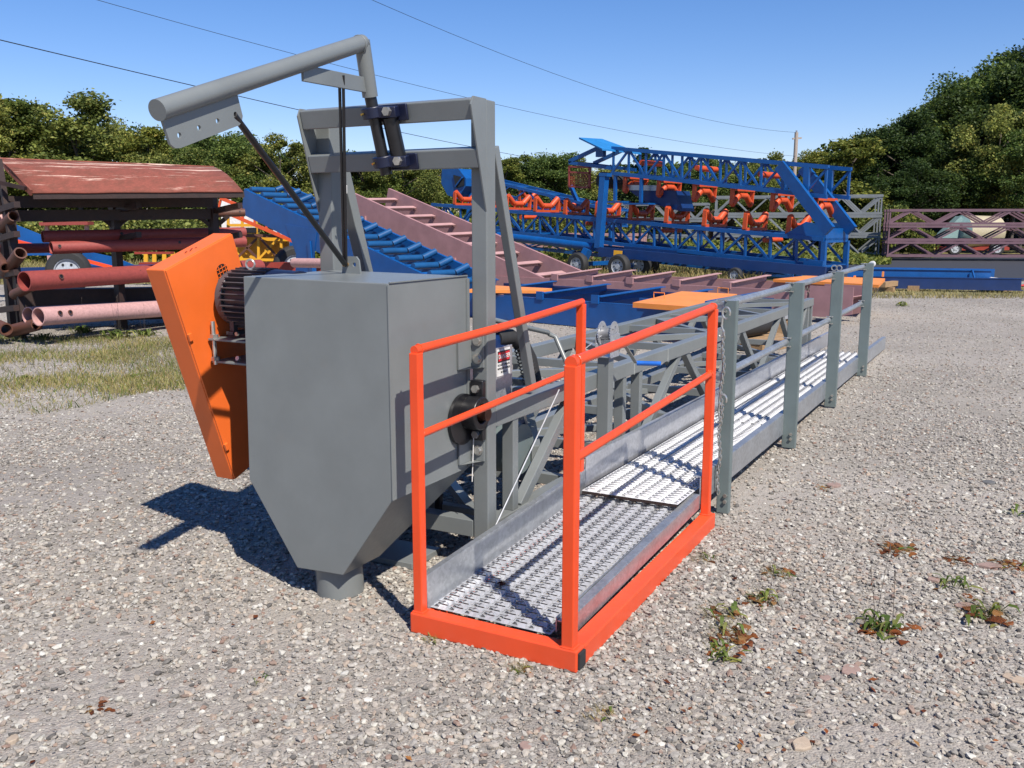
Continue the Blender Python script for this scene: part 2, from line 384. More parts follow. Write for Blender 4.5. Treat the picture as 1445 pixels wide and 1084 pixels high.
rm = plain('asphalt', (.030, .033, .043), .85)
sheet('road', [Wp(9.6, 26), Wp(60, 24.2), Wp(70, 44), Wp(8, 44)], rm, .010)
sheet('grass_strip', [Wp(7.6, 20.9), Wp(40, 19.3), Wp(44, 23.2), Wp(8.2, 24)], grassmat('strip_grass', (.27, .24, .15), (.20, .19, .09)), .012)
# wooded slope at the right
hl = MB(); NX, NY = 26, 14; vs = []
for j in range(NY):
    for i in range(NX):
        L = 4+i*5.0; D = 50+j*8.0
        h_ = max(0, min(1, (L-12)/40))*max(0, (D-50))*.07 + max(0, (D-50))*.03 + (.3*math.sin(i*1.7+j)) - .35
        q = W(L, D, h_); vs.append(q)
hl.add(vs, [(j*NX+i, j*NX+i+1, (j+1)*NX+i+1, (j+1)*NX+i) for j in range(NY-1) for i in range(NX-1)], True)
o = mk('hillside', hl, grassmat('forest_floor', (.05, .05, .025), (.07, .055, .03))); o['kind'] = 'structure'

# ------------------------------------------------------------------ gravel stones
def stonemat():
    m, n, b = newmat('gravel_stone'); oi = node(n, 'ShaderNodeObjectInfo'); p = geo_pos(n)
    r = ramp(n, oi.outputs['Random'], [(0, (.12, .11, .105)), (.13, (.28, .26, .24)), (.35, (.375, .35, .33)), (.55, (.46, .425, .39)), (.70, (.37, .32, .28)), (.75, (.26, .17, .14)), (.80, (.42, .33, .27)), (.88, (.47, .44, .39)), (.96, (.56, .54, .50)), (1, (.64, .62, .59))])
    n1 = noise(n, 90, 5, .7, p)
    c = mixc(n, .8, r.outputs[0], ramp(n, n1.outputs[0], [(.3, (.46, .46, .43)), (.7, (.93, .925, .87))]).outputs[0], 'MULTIPLY')
    n.links.new(c, b.inputs['Base Color']); b.inputs['Roughness'].default_value = .85
    return m
STONE = stonemat()
def stone_proto(k):
    r_ = np.random.default_rng(100+k); import bmesh
    bm = bmesh.new(); bmesh.ops.create_icosphere(bm, subdivisions=1, radius=1)
    for v in bm.verts:
        v.co *= 1+.28*r_.standard_normal()*.6
    sx, sy, sz = r_.uniform(.85, 1.25), r_.uniform(.6, .95), r_.uniform(.35, .7)
    for v in bm.verts: v.co = Vector((v.co.x*sx, v.co.y*sy, v.co.z*sz))
    me = bpy.data.meshes.new('stone'); bm.to_mesh(me); bm.free(); me.materials.append(STONE)
    return bpy.data.objects.new('stone', me)
def scatter(name, pts, protos, smin, smax, tilt, mat, power=2.0, seed=1, zspin=True):
    c = bpy.data.collections.new(name+'_kinds')
    for p in protos: c.objects.link(p)
    me = bpy.data.meshes.new(name); me.from_pydata([tuple(q) for q in pts], [], []); me.materials.append(mat)
    o = bpy.data.objects.new(name, me); COL.objects.link(o); o['kind'] = 'stuff'
    ng = bpy.data.node_groups.new(name, 'GeometryNodeTree')
    ng.interface.new_socket('Geometry', in_out='INPUT', socket_type='NodeSocketGeometry'); ng.interface.new_socket('Geometry', in_out='OUTPUT', socket_type='NodeSocketGeometry')
    gi = ng.nodes.new('NodeGroupInput'); go = ng.nodes.new('NodeGroupOutput')
    ip = ng.nodes.new('GeometryNodeInstanceOnPoints'); ci = ng.nodes.new('GeometryNodeCollectionInfo')
    ci.inputs['Collection'].default_value = c; ci.inputs['Separate Children'].default_value = True; ci.inputs['Reset Children'].default_value = True
    rv = ng.nodes.new('FunctionNodeRandomValue'); rv.data_type = 'FLOAT_VECTOR'
    rv.inputs[0].default_value = (-tilt, -tilt, 0); rv.inputs[1].default_value = (tilt, tilt, 6.283); rv.inputs['Seed'].default_value = seed
    rs = ng.nodes.new('FunctionNodeRandomValue'); rs.data_type = 'FLOAT'; rs.inputs['Seed'].default_value = seed+5
    pw = ng.nodes.new('ShaderNodeMath'); pw.operation = 'POWER'; pw.inputs[1].default_value = power
    mr = ng.nodes.new('ShaderNodeMapRange'); mr.inputs[3].default_value = smin; mr.inputs[4].default_value = smax
    L = ng.links.new
    L(gi.outputs[0], ip.inputs['Points']); L(ci.outputs[0], ip.inputs['Instance']); ip.inputs['Pick Instance'].default_value = True
    L(rv.outputs[0], ip.inputs['Rotation'])
    fo = [q for q in rs.outputs if q.type == 'VALUE'][0]; L(fo, pw.inputs[0]); L(pw.outputs[0], mr.inputs[0]); L(mr.outputs[0], ip.inputs['Scale'])
    L(ip.outputs[0], go.inputs[0])
    md = o.modifiers.new('scatter', 'NODES'); md.node_group = ng
    return o
def fan(D0, D1, n, half=.66):
    D = np.sqrt(rng.uniform(D0**2, D1**2, n)); L = rng.uniform(-half, half, n)*D
    return D, L
def tw(D, L, z): return np.stack([FWD.x*D+RGT.x*L, FWD.y*D+RGT.y*L, z], 1)
def patchy(A, k=.8):
    x, y = A[:, 0], A[:, 1]
    f = np.sin(x*1.9+1.3*np.sin(y*1.1))+np.sin(y*2.3+1.7*np.sin(x*.9+2))+.8*np.sin(x*4.1-y*3.3)+.6*np.sin(x*7.7+y*6.1)
    tr = np.exp(-((y+.55+.04*x)/.22)**2)+np.exp(-((y+2.1+.06*x)/.25)**2)
    keep = rng.uniform(0, 1, len(A)) < np.clip(.78+.20*f-.42*tr, .30, 1)
    return A[keep]
D, L = fan(1.8, 10.5, 780000); k_ = rng.uniform(0, 1, len(D)) < np.clip((4.2/D)**3.0, 0, 1); D, L = D[k_], L[k_]; A1 = patchy(tw(D, L, rng.uniform(-.002, .007, len(D))))
D, L = fan(6.0, 19, 430000); k_ = rng.uniform(0, 1, len(D)) < np.clip((8.5/D)**2.6, 0, 1); D, L = D[k_], L[k_]; A2 = patchy(tw(D, L, rng.uniform(-.002, .006, len(D))))
D, L = fan(9.0, 26, 90000); A3 = tw(D, L, rng.uniform(.000, .006, len(D)))
protos = [stone_proto(k) for k in range(7)]
o = scatter('gravel', A1, protos, .0018, .0165, .4, STONE, 3.7, 1)
o = scatter('gravel', A2, [p.copy() for p in protos], .0024, .0140, .4, STONE, 3.4, 2)
o = scatter('gravel', A3, [p.copy() for p in protos], .0035, .015, .4, STONE, 2.8, 3)

# ================================================================== GRATING
def grating(x0, x1, y0, y1, z, xp=.044, rows=15, tilt=0.0):
    mb = MB(); ny = rows; yp = (y1-y0)/ny; nx = int((x1-x0)/xp)
    V_ = []; F_ = []
    def q(a): F_.append(a)
    for j in range(ny):
        big = (j % 2 == 1)
        for i in range(nx):
            ox = x0+i*xp + (0 if big else -xp*.5); oy = y0+j*yp
            if ox < x0-1e-6: ox = x0
            zz = z+tilt*(ox-x0); lift = .012 if big else 0
            hx0, hx1 = ox+xp*.40, ox+xp*(.62 if big else .54); hy0, hy1 = oy+yp*(.06 if big else .22), oy+yp*(.94 if big else .78); ym = oy+yp*.5
            b = len(V_)
            V_.extend([(ox, oy, zz), (ox, oy+yp, zz), (ox+xp, oy+yp, zz), (ox+xp, oy, zz),
                       (hx0, hy0, zz+lift), (hx0, hy1, zz+lift), (hx1, hy1, zz+lift), (hx1, hy0, zz+lift)])
            q((b, b+4, b+5, b+1)); q((b+1, b+5, b+6, b+2)); q((b+2, b+6, b+7, b+3)); q((b+3, b+7, b+4, b))
            # raised arched tooth along the far lip of the hole
            H = .016 if big else .009; nseg = 4; b = len(V_); t = xp*.22
            for k in range(nseg+1):
                s_ = k/nseg; yy = hy0+(hy1-hy0)*s_; hh = H*math.sin(math.pi*s_)**.8 if 0 < s_ < 1 else 0
                V_.extend([(hx1-t*.2, yy, zz+lift+hh), (hx1+t, yy, zz+lift+hh*.35)])
            for k in range(nseg): q((b+2*k, b+2*k+1, b+2*k+3, b+2*k+2))
    mb.add(V_, F_); return mb

# ================================================================== ORANGE END PLATFORM
pf = thing('end_platform', 'orange guard rail cage round a short grating deck in the foreground', 'platform', (2.83, 1.61, 0))
def quick(name, p0, p1, w_, h_, mat, parent, bevel=.004, up=UPV):
    return mk(name, MB().beam(p0, p1, w_, h_, up), mat, parent, bevel)
quick('front_beam', (2.865, 1.262, .042), (2.865, 1.985, .042), .07, .084, ORANGE, pf, .006)
quick('side_beam', (2.902, 1.297, .040), (4.66, 1.317, .040), .07, .080, ORANGE, pf, .006)
quick('side_beam', (2.902, 1.95, .040), (4.50, 1.97, .040), .06, .080, ORANGE, pf, .006)
mk('end_cap', MB().box((2.866, 1.258, .042), (.052, .012, .062)), BLACKR, pf, .003)
def post(x, y, z0, z1, s_, parent=pf, lean=0):
    return quick('post', (x, y, z0), (x+lean, y, z1), s_, s_, ORANGE, parent, .004, (1, 0, 0))
post(2.862, 1.305, .0845, 1.118, .047)
post(2.862, 1.955, .0845, 1.118, .040)
post(4.40, 1.962, .27, 1.185, .042)
post(4.62, 1.325, .081, 1.168, .044)
def rail(pts, r, name='rail'): return mk(name, MB().path(pts, r, 16), ORANGE, pf)
rail([(2.85, 1.955, 1.128), (3.6, 1.957, 1.152), (4.41, 1.962, 1.196)], .0175)
rail([(2.885, 1.955, .797), (4.42, 1.965, .850)], .0150)
rail([(2.85, 1.305, 1.128), (3.7, 1.315, 1.152), (4.63, 1.325, 1.180)], .0195)
rail([(2.89, 1.307, .779), (4.6, 1.325, .836)], .0165)
def weld(c, ax, R_):
    c = V(*c); d_, sd_, u_ = frame_of(V(*ax)); rr = random.Random(int(c.x*991+c.z*77)); 
    pts = [c+(sd_*math.cos(2*math.pi*i/26)+u_*math.sin(2*math.pi*i/26))*(R_+rr.uniform(-.0012, .0014))+d_*rr.uniform(-.0015, .0015) for i in range(26)]
    mk('weld_bead', MB().path(pts, .0034, 6, True), ORANGE, pf)
weld((2.887, 1.307, .779), (1, 0, 0), .018); weld((4.597, 1.325, .836), (1, 0, 0), .018); weld((2.883, 1.955, .797), (1, 0, 0), .0165); weld((2.887, 1.305, 1.129), (1, 0, 0), .0205); weld((4.60, 1.325, 1.178), (1, 0, 0), .0205); weld((2.883, 1.955, 1.129), (1, 0, 0), .0185)
for x_, y_, w_ in ((2.862, 1.305, .047), (2.862, 1.955, .040), (4.62, 1.325, .044)):
    rr = random.Random(int(x_*100+y_*10)); h_ = w_/2+.001; pp_ = []
    for a_, b_ in ((-1, -1), (1, -1), (1, 1), (-1, 1)):
        n1_ = (a_, b_); nx_ = {(-1, -1): (1, -1), (1, -1): (1, 1), (1, 1): (-1, 1), (-1, 1): (-1, -1)}[n1_]
        for k in range(6): t_ = k/6; pp_.append(V(x_+h_*(a_+(nx_[0]-a_)*t_)+rr.uniform(-.001, .001), y_+h_*(b_+(nx_[1]-b_)*t_)+rr.uniform(-.001, .001), .086 if x_ < 4 else .083))
    mk('weld_bead', MB().path(pp_, .004, 6, True), ORANGE, pf)
mk('rail_knuckle', MB().tube((2.845, 1.305, 1.128), (2.87, 1.305, 1.128), .0235, 14), ORANGE, pf)
mk('grating', grating(2.905, 4.42, 1.405, 1.938, .088, tilt=.052), GRAT, pf)
tb = MB(); tb.beam((2.885, 1.940, .150), (4.44, 1.943, .213), .005, .15); tb.beam((2.885, 1.952, .226), (4.44, 1.955, .289), .026, .004)
mk('toe_board', tb, GALV, pf)
ch = MB(); ch.beam((2.93, 1.350, .100), (4.60, 1.355, .150), .006, .075); ch.beam((2.93, 1.368, .137), (4.60, 1.376, .187), .036, .005); ch.beam((2.93, 1.392, .12), (4.62, 1.400, .15), .004, .06)
mk('side_channel', ch, GALV, pf)
# dead leaf on the deck
lf = MB()
for k in range(9):
    a = random.uniform(0, 6.28); r_ = random.uniform(.004, .02); c = V(3.20+r_*math.cos(a), 1.775+r_*math.sin(a), .11+random.uniform(0, .012))
    u = V(random.uniform(-1, 1), random.uniform(-1, 1), random.uniform(-.5, .5)).normalized()*.017; v = u.cross(V(random.random(), random.random(), 1)).normalized()*.014
    lf.add([c-u, c+v, c+u*1.1, c-v], [(0, 1, 2, 3)])
solo('dead_leaf', lf, plain('brown_leaf', (.09, .02, .015), .8), 'crumpled dark brown dead leaf lying on the front grating deck', 'leaf')

# ================================================================== GREY CATWALK
cw = thing('catwalk', 'long galvanised grating catwalk with grey posts and pipe handrails', 'catwalk', (4.9, 1.6, 0))
def cz(x): return -.0125*(x-4.9)
for k, (xa, xb) in enumerate(((4.33, 6.55), (6.56, 8.95), (8.96, 11.2))):
    mk('grating', grating(xa, xb, 1.385, 1.915, .195+cz(xa), tilt=-.0125), GRATB, cw)
    mk('grating_end', MB().beam((xb-.003, 1.39, .172+cz(xb)), (xb-.003, 1.91, .172+cz(xb)), .006, .036), GALV, cw); mk('grating_end', MB().beam((xa-.001, 1.39, .186+cz(xa)), (xa-.001, 1.91, .186+cz(xa)), .004, .012), RUST_SHADE if k == 0 else GALV, cw)
c_ = MB(); a, b = 4.60, 12.6
c_.beam((a, 1.353, .205+cz(a)), (b, 1.353, .205+cz(b)-.02), .006, .145); c_.beam((a, 1.373, .280+cz(a)), (b, 1.373, .280+cz(b)-.02), .045, .006); c_.beam((a, 1.375, .132+cz(a)), (b, 1.375, .132+cz(b)-.02), .04, .006)
mk('side_channel', c_, GALV, cw, .001)
c_ = MB(); a, b = 4.44, 12.0
c_.beam((a, 1.942, .265+cz(a)), (b, 1.942, .265+cz(b)), .005, .16); c_.beam((a, 1.957, .346+cz(a)), (b, 1.957, .346+cz(b)), .032, .004)
mk('toe_board', c_, GALVB, cw)
for x in (5.0, 6.0, 7.0, 8.0, 9.0, 10.0, 11.0): quick('cross_member', (x, 1.38, .14+cz(x)), (x, 1.94, .14+cz(x)), .04, .06, GALV, cw, 0)
quick('skid', (5.2, 1.86, .06), (11.8, 1.86, .05), .05, .1, GREY, cw, 0)
rtop = lambda x: 1.163-.0015*(x-5)
for i, (x, wd) in enumerate(((4.89, .062), (6.60, .090), (8.30, .090), (10.20, .090))):
    y = 1.309; z0 = .012; z1 = 1.192
    pp = MB(); pp.beam((x, y, z0), (x, y, z1), .006, wd, (0, 1, 0)); pp.beam((x+.022, y+wd/2, z0), (x+.022, y+wd/2, z1), .044, .006, (0, 1, 0)); pp.beam((x+.022, y-wd/2, z0), (x+.022, y-wd/2, z1), .044, .006, (0, 1, 0))
    po = mk('post', pp, GREY2, cw, .0015)
    for zz in (.08, .115): mk('bolt', MB().hexb((x-.004, y-.015, zz), (-1, 0, 0), .011, .012), BOLT, po)
    for zz in (rtop(x), .774):
        for dz in (-.03, .03):
            mk('bolt', MB().tube((x-.006, y+.02, zz+dz), (x-.018, y+.02, zz+dz), .006, 8), BOLT, po)
            mk('u_bolt', MB().tube((x-.006, y+.028, zz+dz), (x-.006, y+.075, zz+dz), .004, 8), BOLT, po)
rp = MB().path([(4.90, 1.362, rtop(4.9)), (10.9, 1.362, rtop(10.9))], .0225, 16); mk('handrail', rp, GALV, cw)
rp = MB().path([(4.90, 1.362, .774), (10.5, 1.362, .774)], .0225, 16); mk('handrail', rp, GALV, cw)
kb = MB(); kb.tube((10.88, 1.362, 1.155), (10.95, 1.362, 1.155), .033, 14); mk('rail_cap', kb, WHITE, cw)
hk = MB(); hk.ring((8.30, 1.34, 1.222), (1, 0, 0), .022, .005, 14, 6); hk.ring((8.30, 1.30, 1.222), (1, 0, 0), .022, .005, 14, 6); mk('shackle', hk, BOLT, cw)
# chain hanging on the first post
chn = thing('safety_chain', 'zinc safety chain with snap hooks hanging on the first grey post', 'chain', (4.87, 1.375, 1.1))
def link(c, k, s=1):
    c = Vector(c); u = UPV; v = V(0, 1, 0) if k % 2 else V(1, 0, 0)
    pts = [c + v*(.0065*s*math.cos(t)) + u*(.014*s*math.sin(t)) for t in np.linspace(0, 2*math.pi, 10, endpoint=False)]
    return MB().path(pts, .0024*s, 5, True)
for k in range(46):
    zz = 1.02-k*.0195; xx = 4.862; yy = 1.366+.006*math.sin(k*.5)
    mk("chain_link", link((xx-.014, yy-.040, zz), k, 1.25), BOLT, chn)
for z0 in (1.13, .66):
    s_ = MB(); s_.path([V(4.845, 1.318+.02*math.cos(t), z0+.03*math.sin(t)) for t in np.linspace(-2.0, 3.6, 14)], .006, 7); s_.path([V(4.845, 1.334, z0-.02), V(4.845, 1.340, z0-.07), V(4.845, 1.329, z0-.1)], .006, 7)
    s_.path([V(4.845, 1.342+.014*math.cos(t), z0-.11+.02*math.sin(t)) for t in np.linspace(.5, 5.6, 12)], .005, 7)
    mk('snap_hook', s_, BOLT, chn)

# ================================================================== BOOM WITH HOPPER HEAD
bo = thing('conveyor_boom', 'grey lattice conveyor boom with hopper chute, swing arm and orange belt guard at its end', 'conveyor', (4.0, 2.5, 0))
X0, X1 = 2.90, 3.50
hb = MB()
F = [(2.852, 1.379), (2.108, 1.371), (2.110, .502), (2.372, .140), (2.620, .128), (2.876, .492)]
top4 = [(X0, 2.852, 1.379), (X0, 2.108, 1.371), (X1, 2.108, 1.371), (X1, 2.852, 1.379)]
sh4 = [(X0, 2.876, .492), (X0, 2.110, .502), (X1, 2.110, .502), (X1, 2.876, .492)]
tp4 = [(X0, 2.620, .128), (X0, 2.372, .140), (3.16, 2.372, .140), (3.16, 2.620, .128)]
hb.add(top4+sh4+tp4, [(0, 1, 2, 3), (0, 4, 5, 1), (1, 5, 6, 2), (2, 6, 7, 3), (3, 7, 4, 0), (4, 8, 9, 5), (5, 9, 10, 6), (6, 10, 11, 7), (7, 11, 8, 4), (8, 11, 10, 9)])
box_ = mk('chute_box', hb, GREY, bo, .004)
fl = MB(); fl.beam((X0-.002, 2.1045, .51), (X0-.002, 2.1045, 1.368), .004, .004); fl.beam((X0+.01, 2.106, 1.3735), (X1-.01, 2.106, 1.3735), .006, .005); fl.beam((3.49, 2.104, .51), (3.49, 2.104, 1.36), .008, .02)
mk('corner_weld', fl, GREY, box_)
mk('spout', MB().pipe((3.03, 2.492, .004), (3.02, 2.495, .24), .103, .098, 36), GREY, bo)
lg = MB(); lg.plate((3.33, 2.615, 1.375), (0, 1, 0), (0, 0, 1), [(-.052, 0), (.052, 0), (.044, .062), (.03, .078), (-.03, .078), (-.044, .062)], .010, [circ(-.02, .042, .010), circ(.022, .042, .010)])
mk('lug', lg, GREY, box_)
# ---- belt guard (tilted 20 degrees)
gy = 3.245; gu = V(.408, 0, .155).normalized(); gw = V(.338, 0, -1.024).normalized(); TL = V(2.833, gy, 1.399)
gW, gH, gT = .436, 1.085, .115
M3 = Matrix((gu, V(0, 1, 0), -gw)).transposed()
gd = MB(); cc = TL+gu*gW/2+gw*gH/2
gd.box(cc+V(0, gT/2+.004, 0), (gW, gT, gH), M3)
guard = mk('belt_guard', gd, ORANGE2, bo, .004)
mk('guard_cover', MB().box(cc+V(0, -.001, 0), (gW-.006, .008, gH-.008), M3), ORANGE2, guard, .002)
sq = MB()
tpc = TL+gu*.22+V(0, .06, 0)-gw*.002
for k in range(6):
    sq.box(tpc+gu*(.012*k-.03)+V(0, .008*math.sin(k*2.1), 0), (.010, .003, .002), M3)
mk('paint_mark', sq, plain('dark_mark', (.25, .03, .02), .6), guard)
for s_ in (.30, .83): mk('latch', MB().box(TL+gw*gH*s_+gu*.010+V(0, -.010, 0), (.02, .014, .035), M3), ORANGE2, guard, .002)
vt = MB(); vc = V(3.163, gy-.0065, 1.378)
pts = [(-.033, -.03), (.033, -.03), (.033, .01)] + [(.033*math.cos(t), .01+.025*math.sin(t)) for t in np.linspace(.3, 2.84, 8)] + [(-.033, .01)]
vt.plate(vc, gu, -gw, pts, .002); mk('vent_shade_plate', vt, plain('vent_shade', (.01, .006, .005), .9), guard)  # no real hole: dark plate painted as the shade inside the vent
vb = MB()
for s_ in (-.02, 0, .02):
    vb.beam(vc+gu*s_+gw*.03+V(0, -.003, 0), vc+gu*s_-gw*.03+V(0, -.003, 0), .003, .003); vb.beam(vc-gu*.033-gw*s_*.9+V(0, -.003, 0), vc+gu*.033-gw*s_*.9+V(0, -.003, 0), .003, .003)
mk('vent_mesh', vb, ORANGE2, guard)
# ---- motor
mt = MB(); mc = V(3.20, 0, 1.257); r0 = .114
mt.tube((mc.x, 2.94, mc.z), (mc.x, 3.185, mc.z), r0, 32)
motor = mk('drive_motor', mt, DARKM, bo)
fn = MB()
for k in range(32):
    a = 2*math.pi*k/32
    d_ = V(math.cos(a), 0, math.sin(a)); p = V(mc.x, 0, mc.z)+d_*(r0+.012)
    fn.beam(p+V(0, 2.955, 0), p+V(0, 3.165, 0), .0045, .034, d_)
mk('cooling_fins', fn, DARKM, motor)
eb = MB(); eb.tube((mc.x, 3.165, mc.z), (mc.x, 3.205, mc.z), .130, 32); eb.tube((mc.x, 3.205, mc.z), (mc.x, 3.232, mc.z), .085, 28, .055)
for k in range(4):
    a = math.pi/4+math.pi/2*k; eb.hexb((mc.x+.112*math.cos(a), 3.205, mc.z+.112*math.sin(a)), (0, 1, 0), .012, .014)
mk('end_bell', eb, DARKM, motor, .003)
sb = MB(); sb.tube((mc.x, 2.80, mc.z), (mc.x, 2.955, mc.z), .132, 32, .136); o = mk('fan_cowl', sb, MBLUE, motor, .005)
ey = MB(); ey.ring((mc.x-.03, 3.07, mc.z+.157), (1, .3, 0), .021, .0055, 20, 8); ey.tube((mc.x-.03, 3.07, mc.z+.12), (mc.x-.03, 3.07, mc.z+.138), .012, 10); mk('eye_bolt', ey, BOLT, motor)
jb = MB().box((mc.x+.15, 3.04, mc.z), (.1, .12, .12)); mk('terminal_box', jb, DARKM, motor, .004)
ft = MB()
for yy in (2.98, 3.15):
    ft.span((mc.x-.10, yy-.02, mc.z-.165), (mc.x+.10, yy+.02, mc.z-.150)); ft.span((mc.x-.085, yy-.012, mc.z-.152), (mc.x-.06, yy+.012, mc.z-.08)); ft.span((mc.x+.06, yy-.012, mc.z-.152), (mc.x+.085, yy+.012, mc.z-.08))
    mk('motor_foot', ft, DARKM, motor); ft = MB()
for zz, x_ in ((1.073, 3.045), (.968, 3.06)):
    quick('mount_plate', (x_+.15, 2.86, zz), (x_+.15, 3.232, zz), .30, .010, GREY, bo, .002)
quick('mount_web', (3.22, 2.88, .72), (3.22, 2.88, .96), .25, .02, GREY, bo, .002, (0, 1, 0))
mk('mount_web', MB().plate((3.20, 2.95, .96), (0, 1, 0), (0, 0, 1), [(-.08, 0), (.2, 0), (-.08, -.26)], .01), GREY, bo)
ab = MB(); ab.tube((3.065, 3.212, .955), (3.065, 3.218, 1.155), .010, 12); ab.hexb((3.065, 3.212, 1.079), (0, 0, 1), .02, .016); ab.hexb((3.065, 3.212, .974), (0, 0, 1), .02, .016); mk('adjusting_bolt', ab, BOLT, bo)
mk('mount_bolt', MB().hexb((3.10, 3.10, .985), (-1, 0, .3), .012, .012), BOLT, bo); mk('mount_bolt', MB().hexb((3.10, 3.10, 1.10), (-1, 0, 0), .010, .010), BOLT, bo)
# ---- gantry
NY0, NY1, FY0, FY1 = 2.022, 2.100, 2.872, 2.955
def gp(ya, yb, z0):
    g_ = MB(); g_.span((3.52, ya, z0), (3.60, yb, 2.118)); o_ = mk('gantry_post', g_, GREY, bo, .005)
    return o_
gpn = gp(NY0, NY1, .148); gpf = gp(FY0, FY1, .148)
def wedge(ya, yb, parent):
    w_ = MB(); o1 = [(3.519, 1.65), (3.393, 2.085), (3.412, 2.120), (3.519, 2.120)]
    w_.plate((0, ya if ya < 2.5 else yb, 0), (1, 0, 0), (0, 0, 1), o1, .008)
    mk('gusset', w_, GREY, parent, .001)
wedge(NY0+.003, NY1-.003, gpn); wedge(FY0+.003, FY1-.003, gpf)
tl = V(-.26, 0, 1).normalized()
for (x_, z_, hh) in ((3.442, 2.074, .085), (3.487, 1.878, .082)):
    b_ = MB(); b_.beam((x_, 2.030, z_), (x_, 2.947, z_), .062, hh, tl); mk('gantry_beam', b_, GREY, bo, .005)
quick('gantry_brace', (3.625, 2.050, 1.93), (4.00, 2.048, .80), .040, .046, GREY, bo, .004, (1, 0, 0))
quick('gantry_brace', (3.625, 2.91, 1.93), (4.00, 2.91, .80), .058, .058, GREY, bo, .004, (1, 0, 0))
# ---- swing arm
Pm = V(3.34, 2.495, 2.136); Pt = V(3.285, 2.490, 2.348); Pe = V(3.415, 2.473, 1.812)
pipe_end = spot(223, 158, 0) if False else V(2.085, 2.375, 1.945)
AR = .034
arm = mk('swing_arm', MB().path([pipe_end, Pt+(Pt-pipe_end).normalized()*.005], AR, 28), GREY, bo)
mk('elbow_post', MB().path([Pt+V(0, 0, .012), Pm], .0335, 24), GREY, arm)
wl = MB(); wl.ring(Pt+V(-.022, 0, -.01), (Pt-pipe_end)-(Pt-Pm)*.9, .036, .004, 24, 6); wl.ring(Pt-(Pt-pipe_end).normalized()*.0, V(.6, 0, .8), .033, .003, 24, 6); mk('weld_bead', wl, GREY, arm)
axis = (Pt-pipe_end).normalized(); side = axis.cross(UPV).normalized(); dnv = axis.cross(side).normalized()
if dnv.z > 0: dnv = -dnv
po = pipe_end + V(0, 0, 0)
lenp = .385
hol = [circ(.055+.098*k, .092, .0095) for k in range(4)]
outl = [(.0, .0), (lenp, .0), (lenp, .105), (lenp-.012, .122), (lenp-.03, .13), (.045, .13), (.022, .125), (.006, .108)]
mk('lifting_plate', MB().plate(po+axis*.004, axis, dnv, outl, .010, hol), GREY, arm, .0015)
bA = pipe_end.lerp(Pt, .63)+dnv*.035; bB = Pm+V(-.025, 0, .045)
mk('arm_brace', MB().beam(bA, bB, .012, .062, dnv), GREY, arm, .002)
sh = MB(); sh.tube(Pm+V(-.002, 0, .01), Pe, .026, 20); mk('pivot_shaft', sh, BLACK, bo)
sl = MB(); q0 = V(3.385, 2.425, 2.05); q1 = V(3.435, 2.412, 1.86); sl.tube(q0, q1, .034, 20); mk('pivot_sleeve', sl, BLACK, bo)
for c_ in (V(3.353, 2.492, 2.072), V(3.405, 2.478, 1.868)):
    k_ = MB(); ax_ = (Pm-Pe).normalized(); k_.tube(c_-ax_*.024, c_+ax_*.024, .048, 24); k_.beam(c_+V(.0, -.02, 0), c_+V(.02, -.115, .0), .05, .046, ax_)
    k_.beam(c_+V(.045, -.15, 0), c_+V(.045, .06, 0), .012, .07, ax_)
    kk = mk('bearing_clamp', k_, MBLUE, bo, .004)
    mk('bolt', MB().hexb(c_+V(-.005, -.085, 0), (-1, 0, -.1), .020, .022), BOLT, kk)
    mk('grease_nipple', MB().tube(c_+V(-.045, .02, -.01), c_+V(-.055, .022, -.014), .005, 8), plain('brass', (.6, .4, .1), .3, .9), kk)
lugp = V(3.323, 2.635, 1.417)
pl = po+axis*(.055+.098*3)+dnv*.092+side*(.0)
r1 = MB().tube(pl, lugp+V(-.012, 0, 0), .0125, 14); mk('support_rod', r1, BLACK, bo)
bt = pipe_end.lerp(Pt, .63).lerp(Pm, .0)
u0 = bA.lerp(bB, .62)
for dy in (-.008, .012):
    mk('support_rod', MB().tube(u0+V(-.012, dy, .02), lugp+V(-.012, dy*.6, -.005), .0065, 10), BLACK, bo)
mk('rod_tag', MB().tube((u0+V(-.012, -.008, .02)).lerp(lugp, .56), (u0+V(-.012, -.008, .02)).lerp(lugp, .60), .008, 8), WHITE, bo)
mk('rod_pin', MB().tube(lugp+V(-.025, 0, 0), lugp+V(.02, 0, 0), .009, 10), plain('brass_pin', (.6, .35, .12), .35, .8), bo)
# ---- truss frame
ct = .088
def tz(x): return .722-.0045*(x-3.6)
XE = 11.25
chn_ = quick('chord', (3.60, 2.061, tz(3.6)), (XE, 2.061, tz(XE)), .076, ct, GREY, bo, .005)
quick('chord', (3.60, 2.061, .190), (XE, 2.061, .135), .076, .080, GREY, bo, .004)
quick('chord', (3.60, 2.915, tz(3.6)), (XE, 2.915, tz(XE)), .076, ct, GREY, bo, .004)
quick('chord', (3.60, 2.915, .190), (XE, 2.915, .135), .076, .080, GREY, bo, .004)
zb = lambda x: .230-.0072*(x-3.6)
ztt = lambda x: tz(x)-ct/2
for y, sgn in ((2.058, 1), (2.915, -1)):
    for x in (3.80, 5.22, 5.50, 11.0, 11.2): quick('upright', (x, y, zb(x)), (x, y, ztt(x)), .06, .055, GREY, bo, .003, (1, 0, 0))
    for xa, xb in ((3.88, 4.50), (5.62, 6.32), (7.12, 6.46), (7.22, 7.95), (8.75, 8.06), (8.85, 9.55), (10.35, 9.66), (10.45, 10.92)):
        quick('brace', (xa, y, zb(xa)-.01), (xb, y, ztt(xb)+.01), .056, .05, GREY, bo, .003, (0, 1, 0))
